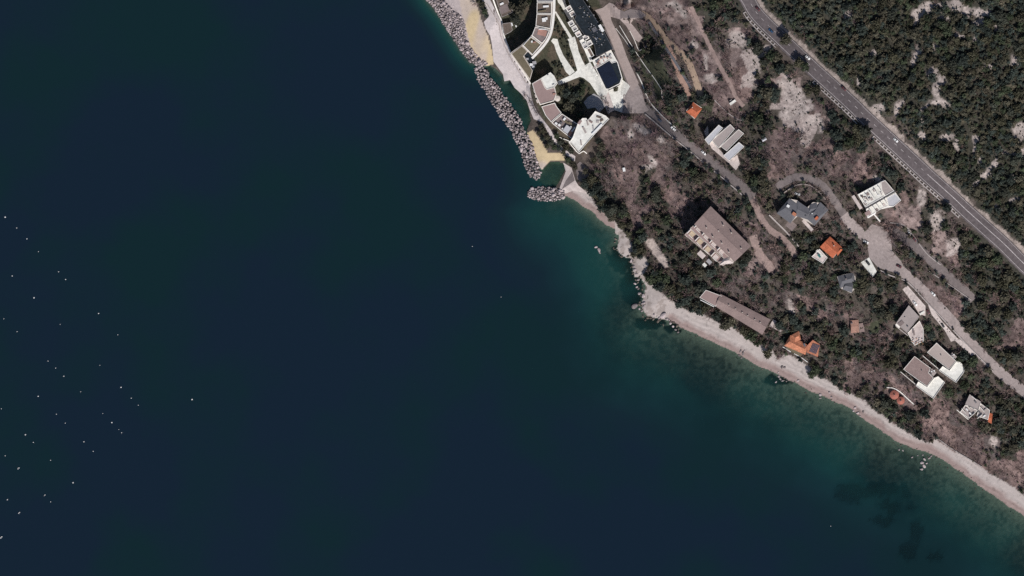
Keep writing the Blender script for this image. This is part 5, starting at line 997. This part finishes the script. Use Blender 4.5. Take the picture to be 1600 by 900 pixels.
BUILT = [in_ for in_ in ()]
NOGO = []                                  # footprints and paving to keep clear of trunks
for o in COL.objects:
    if o.get('kind') == 'structure' and o.name.split('.')[0] in ('road', 'promenade', 'path', 'paving'): NOGO.append(o)
FOOT = []
def foot(poly): FOOT.append([(p[0], p[1]) for p in poly])
for o in [o for o in bpy.data.objects if o.type == 'MESH' and o.parent is not None and o.name.split('.')[0] in ('wall', 'terrace_wall', 'roof')]:
    bb = o.data.vertices; r = o.parent
    pts = np.array([v.co[:] for v in bb]) + np.array(r.location)
    px_, py_ = pts[:, 0] / S + 800, 450 - pts[:, 1] / S
    # convex hull of the footprint
    P_ = sorted(set(zip(px_.round(2).tolist(), py_.round(2).tolist())))
    def half(ps):
        h_ = []
        for p in ps:
            while len(h_) > 1 and (h_[-1][0] - h_[-2][0]) * (p[1] - h_[-2][1]) - (h_[-1][1] - h_[-2][1]) * (p[0] - h_[-2][0]) <= 0: h_.pop()
            h_.append(p)
        return h_[:-1]
    if len(P_) > 2: FOOT.append(half(P_) + half(P_[::-1]))
# a clearance raster at 2 px
cgx = np.arange(600, 1660, 2.0); cgy = np.arange(-40, 940, 2.0); CX, CY = np.meshgrid(cgx, cgy)
CLR = np.full(CX.shape, 99.0)
for f in FOOT: CLR = np.minimum(CLR, np.where(in_poly(CX, CY, f), 0, dist_line(CX, CY, f + [f[0]])))
for nm, (line, wl, wr) in ROADS.items():
    if nm in ('dirt_track', 'shore_lane', 'house_lane'): CLR = np.minimum(CLR, np.maximum(0, dist_line(CX, CY, ROADZ[nm][0]) - 2.5))
    else: CLR = np.minimum(CLR, np.maximum(0, dist_line(CX, CY, ROADZ[nm][0]) - max(wl, wr) - (4 if nm == 'highway' else -3)))
for o in NOGO:
    pts = np.array([v.co[:] for v in o.data.vertices]); 
    for fc in o.data.polygons:
        q = pts[list(fc.vertices)]; f = [(x / S + 800, 450 - y / S) for x, y, _ in q]
        xs_ = [p[0] for p in f]; ys_ = [p[1] for p in f]
        sl = (slice(max(0, int((min(ys_) - 8 + 40) // 2)), int((max(ys_) + 8 + 40) // 2) + 1), slice(max(0, int((min(xs_) - 8 - 600) // 2)), int((max(xs_) + 8 - 600) // 2) + 1))
        CLR[sl] = np.minimum(CLR[sl], np.where(in_poly(CX[sl], CY[sl], f), 0, dist_line(CX[sl], CY[sl], f + [f[0]])))
bl = in_poly(CX, CY, bpoly)
for open_ in ([(1007, 376), (1014, 372), (1022, 374), (1046, 414), (1040, 420), (1030, 410)], [(1190, 336), (1204, 338), (1246, 386), (1240, 400), (1210, 366)], [(1174, 366), (1186, 384), (1212, 418), (1200, 426), (1182, 408)], [(1212, 345), (1224, 338), (1246, 356), (1236, 364)]): bl |= in_poly(CX, CY, open_)
CLR = np.where(bl, 0, CLR)
ccl = dist_line(CX, CY, COAST); CLR = np.where(in_poly(CX, CY, LANDPOLY), np.minimum(CLR, ccl), 0)
def clr(px, py):
    i, j = int((px - 600) // 2), int((py + 40) // 2)
    return CLR[j, i] if 0 <= j < CLR.shape[0] and 0 <= i < CLR.shape[1] else 99.0
def rockd(px, py): return RKD[min(np.searchsorted(GY, py), ny - 1), min(np.searchsorted(GX, px), nx - 1)]
def verge(px, py): return VERGE[min(np.searchsorted(GY, py), ny - 1), min(np.searchsorted(GX, px), nx - 1)]

TREES = []                                  # (px, py, radius m, kind, forced)
def scatter(step, code_spec, seed):
    r = random.Random(seed); y = -24.0
    while y < 800:
        x = 905.0 if y > 100 else 960.0
        while x < 1625:
            px, py = x + r.uniform(-.5, .5) * step, y + r.uniform(-.5, .5) * step; x += step
            wxx = px + r.uniform(-7, 7); wyy = py + r.uniform(-7, 7); c = veg(wxx, wyy)
            if c not in code_spec: continue
            prob, ra, rb, kind = code_spec[c]
            if r.random() > prob: continue
            rad = ra + (rb - ra) * r.random() ** 2.0
            if rockd(px, py) < 0.98 + rad * 0.07 or verge(px, py): continue
            if clr(px, py) < rad / S * 0.62:
                rad *= 0.5
                if clr(px, py) < rad / S * 0.62: continue
            TREES.append((px, py, rad, kind, False))
        y += step
scatter(6.4, {'E': (.97, 1.7, 4.6, 'E'), 'e': (.58, 1.3, 4.0, 'E'), 'o': (.36, 1.4, 2.8, 'E'), 'B': (.09, 1.0, 2.2, 'E'), 'g': (.06, .8, 1.6, 'E'), 'b': (.04, 1, 1.6, 'E'), 'f': (.44, 1.2, 3.6, 'E'), 'D': (.76, 1.5, 5.2, 'E')}, 1)
scatter(6.6, {'E': (.10, 1.8, 3.4, 'B'), 'e': (.5, 1.8, 4.4, 'B'), 'o': (.8, 1.8, 4.8, 'B'), 'B': (.88, 1.5, 3.6, 'B'), 'b': (.55, 1.2, 2.6, 'B'), 'r': (.12, 1, 1.8, 'B'), 'f': (.6, 1.5, 4.4, 'B'), 'D': (.42, 1.8, 4.8, 'B')}, 2)
scatter(6.2, {'E': (.55, .9, 1.7, 'E'), 'e': (.3, .7, 1.3, 'E'), 'B': (.10, .6, 1.2, 'E'), 'o': (.2, .6, 1.3, 'E'), 'g': (.16, .5, 1.0, 'E'), 'f': (.4, .6, 1.3, 'E'), 'D': (.35, .8, 1.5, 'E')}, 3)
for cx, cy, rx, ry, ro in ROCKS:                  # low bushes dotted over the limestone
    for _ in range(int(rx * ry / 9) + 1): TREES.append((cx + rnd.uniform(-.9, .9) * rx, cy + rnd.uniform(-.9, .9) * ry, rnd.uniform(.4, 1.1), 'E' if rnd.random() < .6 else 'B', False))
# trees the photograph shows one by one
for x, y, r in ((1100, 482, 5), (1120, 494, 5.2), (1139, 504, 5), (1163, 518, 4.6), (1174, 526, 5), (1183, 536, 4), (1199, 553, 4.4), (1090, 476, 4), (1072, 470, 4.5), (1060, 462, 4.2), (1205, 540, 3.4), (1268, 585, 4.2), (1276, 578, 4.6), (1285, 586, 4),
                (804, 28, 4.4), (812, 16, 5.0), (818, 6, 4.6), (800, 10, 3.6), (826, 4, 3.4), (808, 34, 3.6), (753, 8, 3.2), (757, 18, 3.0), (748, 2, 3), (760, 25, 2.2), (885, 145, 4.4), (894, 154, 4.0), (878, 138, 3.2), (900, 148, 3.6), (888, 166, 4.2), (897, 172, 3.6), (905, 180, 2.8), (880, 174, 3), (908, 145, 3.4), (912, 135, 3.0), (962, 139, 2.6),
                (850, 205, 3), (846, 198, 2.8), (855, 214, 3), (861, 222, 3), (866, 230, 2.8), (842, 208, 2.4), (848, 216, 2.6), (870, 212, 3), (876, 222, 3.4), (884, 230, 3.4), (892, 236, 2.8), (873, 232, 2.6), (855, 228, 2.6), (880, 238, 2.4), (888, 250, 3.2), (894, 256, 3), (899, 262, 2.4),
                (935, 220, 3.2), (940, 230, 4), (936, 242, 3.4), (928, 250, 3), (942, 250, 3.2), (915, 268, 3), (924, 280, 4.6), (914, 288, 4.6), (934, 292, 5), (925, 300, 4.6), (942, 306, 4.6), (938, 316, 4.0), (950, 326, 4.4), (956, 340, 4), (972, 352, 4), (984, 352, 3.6), (994, 388, 4.6), (998, 375, 4.4), (990, 398, 3.4), (1002, 362, 4), (1000, 400, 3.2),
                (1022, 428, 4), (1030, 436, 4.2), (1040, 446, 4.4), (1034, 424, 3.4), (1050, 452, 4.4), (1016, 418, 3), (1200, 145, 6.2), (1190, 138, 4.4), (1210, 152, 4.8), (1205, 88, 5.2), (1196, 96, 4.6), (1228, 62, 5.4), (1258, 104, 4.6), (1248, 98, 4.8), (1352, 205, 5.8), (1342, 208, 4.8), (1480, 325, 4.4), (1275, 140, 4.4), (1265, 142, 3.2), (1065, 152, 4.6), (1052, 156, 4.4), (1096, 156, 4.4), (1104, 152, 3.8), (1110, 160, 4),
                (1168, 402, 5), (1162, 412, 4.6), (1255, 400, 4.8), (1246, 412, 4.4), (1335, 445, 4.4), (1342, 452, 4.6), (1450, 510, 4), (1455, 524, 4.4), (1396, 482, 4.6), (1388, 492, 4.4), (1500, 560, 4), (1512, 572, 4.4), (1560, 660, 5)):
    TREES.append((x, y, r, 'E', True))
for x, y, r in ((1382, 356, 7), (1392, 366, 6.5), (1400, 374, 5.5), (1186, 300, 5), (1194, 308, 4.6), (1154, 340, 4), (1182, 318, 3.5), (828, 158, 3.2), (834, 168, 3), (838, 176, 2.6), (820, 150, 2.6), (742, 6, 3), (738, -2, 3), (1208, 512, 3.6), (1204, 530, 4), (940, 152, 2.4), (946, 160, 2.4), (1405, 395, 5), (1415, 385, 4.6)):
    TREES.append((x, y, r, 'B', True))
r2 = random.Random(5)                       # village shrubs
for poly, n in (([(868, 26), (888, 58), (892, 88), (902, 108), (892, 112), (880, 86), (873, 62), (866, 58)], 90), ([(904, 76), (919, 98), (914, 100), (905, 84)], 10), ([(876, 136), (896, 130), (912, 126), (924, 146), (914, 168), (896, 178), (880, 172), (872, 160)], 80), ([(1000, 80), (1045, 112), (1056, 150), (1036, 142)], 40),
                ([(868, 88), (880, 104), (893, 118), (872, 126), (862, 110)], 40), ([(985, 76), (1030, 140), (1034, 170), (1004, 130)], 26), ([(786, 40), (800, 54), (812, 66), (800, 80), (788, 60)], 14), ([(860, 200), (890, 226), (900, 240), (884, 236), (862, 216)], 22), ([(952, 128), (968, 134), (964, 142), (956, 142)], 6), ([(990, 30), (1010, 30), (1046, 86), (1040, 98), (1012, 72)], 40),
                ([(872, 8), (878, 8), (905, 58), (900, 60)], 14), ([(930, 22), (944, 26), (962, 62), (976, 104), (966, 96), (952, 62)], 60), ([(905, 150), (930, 160), (925, 176), (906, 184)], 14)):
    xs_ = [p[0] for p in poly]; ys_ = [p[1] for p in poly]
    while n > 0:
        x, y = r2.uniform(min(xs_), max(xs_)), r2.uniform(min(ys_), max(ys_))
        if in_poly(np.array([x]), np.array([y]), poly)[0]:
            n -= 1; rr = r2.uniform(.6, 1.6)
            if clr(x, y) > rr / S * 0.7: TREES.append((x, y, rr, 'E', False))
LANDMARKS = [((1150, 485), 'behind the long brown roofed beach building'), ((1120, 370), 'beside the large apartment house'), ((1255, 330), 'around the grey slate villa'), ((1297, 388), 'around the bright orange gabled house'), ((1322, 440), 'around the small dark slate house'), ((1372, 310), 'around the white stepped villa'),
             ((1252, 540), 'around the orange beach house'), ((1420, 500), 'beside the grey roofed villa'), ((1455, 575), 'near the twin flat roofed houses'), ((1400, 620), 'around the round red pavilions'), ((1525, 640), 'around the stepped grey and white house'), ((1133, 225), 'near the row of strip roofs'), ((1083, 172), 'around the orange roofed cottage'),
             ((880, 150), 'in the village courtyard'), ((810, 20), 'behind the promenade wall'), ((865, 225), 'between the promenade and the white deck'), ((930, 300), 'above the pebble cove'), ((1010, 390), 'on the rocky headland'), ((1230, 90), 'on the seaward edge of the highway'), ((1480, 330), 'below the long highway guard beam'), ((1290, 230), 'on the slope under the highway'),
             ((1560, 480), 'between the upper lane and the highway'), ((1020, 230), 'on the brown slope by the village road'), ((1110, 80), 'along the dirt track'), ((1340, 500), 'around the small orange shed'), ((1560, 560), 'uphill of the road past the twin houses'), ((1520, 700), 'on the bank above the pebble beach')]
def place_phrase(px, py):
    if py < float(np.interp(px, [p[0] for p in hL], [p[1] for p in hL])) and px > 1160: 
        return 'in the wood uphill of the highway near bare limestone' if rockd(px, py) < 2.6 else 'in the dense wood uphill of the highway'
    return min(LANDMARKS, key=lambda q: math.dist(q[0], (px, py)))[1]
inframe = [t for t in TREES if 4 < t[0] < 1596 and 4 < t[1] < 896]
ev = sorted([t for t in inframe if t[3] == 'E'], key=lambda t: -(t[2] + (3 if t[4] else 0)))[:300]; bv_ = sorted([t for t in inframe if t[3] == 'B'], key=lambda t: -(t[2] + (3 if t[4] else 0)))[:290]
solo = set(map(id, ev)) | set(map(id, bv_))
for t in ev + bv_:
    px, py, r, k, f = t; z = float(zgrid(px, py)); ht = r * (1.0 if k == 'E' else 1.05); i = rnd.randrange(6 if k == 'E' else 5)
    root = empty('evergreen_tree' if k == 'E' else 'leafless_tree', (X(px), Y(py), z), rnd.uniform(0, 6.28)); ph = place_phrase(px, py)
    sz = 'broad ' if r > 4.2 else ('mid-sized ' if r > 3.3 else 'small ')
    tag(root, sz + ((HUEW[i] + ' evergreen tree ') if k == 'E' else 'bare leafless tree ') + ph, 'tree', ('evergreen trees ' if k == 'E' else 'leafless trees ') + ph)
    o = bpy.data.objects.new('trunk', rnd.choice(TRK)); COL.objects.link(o); o.parent = root; o.scale = (r * .9, r * .9, ht)
    o = bpy.data.objects.new('crown', (EVM if k == 'E' else BVM)[i]); COL.objects.link(o); o.parent = root; o.location = (0, 0, ht); o.scale = (r, r, r)
def mass(name, kind, protos, base, m, label):
    Vs, Ts, Cs = [], [], []; k = 0; g = np.random.default_rng(77)
    for t in TREES:
        if t[3] != kind or id(t) in solo: continue
        px, py, r, _, _ = t; pr = EVS if kind == 'E' and r < 1.7 else protos; v, f, c = pr[g.integers(len(pr))]; a_ = g.uniform(0, 6.283); ca, sa = math.cos(a_), math.sin(a_)
        rot = np.array([[ca, -sa, 0], [sa, ca, 0], [0, 0, 1]]); z = float(zgrid(px, py)) + (1.3 + .45 * r if kind == 'E' and r > 1.3 else r * .62)
        vv = (v @ rot.T) * r + np.array((X(px), Y(py), z)); Vs.append(vv.astype(np.float32)); Ts.append(f + k); k += len(v)
        pn = float(vnoise(np.array(px), np.array(py), 46.0, 91)) * .6 + float(vnoise(np.array(px), np.array(py), 17.0, 92)) * .4
        h = (np.array((1.6, 1.3, 1.2)) if g.random() < .13 else np.array(HUES[g.integers(6)])) * (0.72 + .56 * pn) if kind == 'E' else np.array((1, g.uniform(.86, 1.02), g.uniform(.85, 1.05)))
        Cs.append((c * base * h * g.uniform(.68, 1.38)).astype(np.float32))
    me = tri_mesh(name, np.concatenate(Vs), np.concatenate(Ts), np.concatenate(Cs), 'tint', [m]); o = bpy.data.objects.new(name, me); COL.objects.link(o); tag(o, label, 'woodland' if kind == 'E' else 'scrub', kind='stuff')
    return len(Ts), len(me.polygons)
print('wood', mass('woodland', 'E', EVL, GREEN, M_CRWN, 'mass of dark evergreen scrub and low wood over the hillside'), 'scrub', mass('leafless_scrub', 'B', BVL, TWIG, M_TWIG, 'mass of leafless brownish scrub over the dry slopes'))
print('trees', len(TREES), 'objects', len(bpy.data.objects))
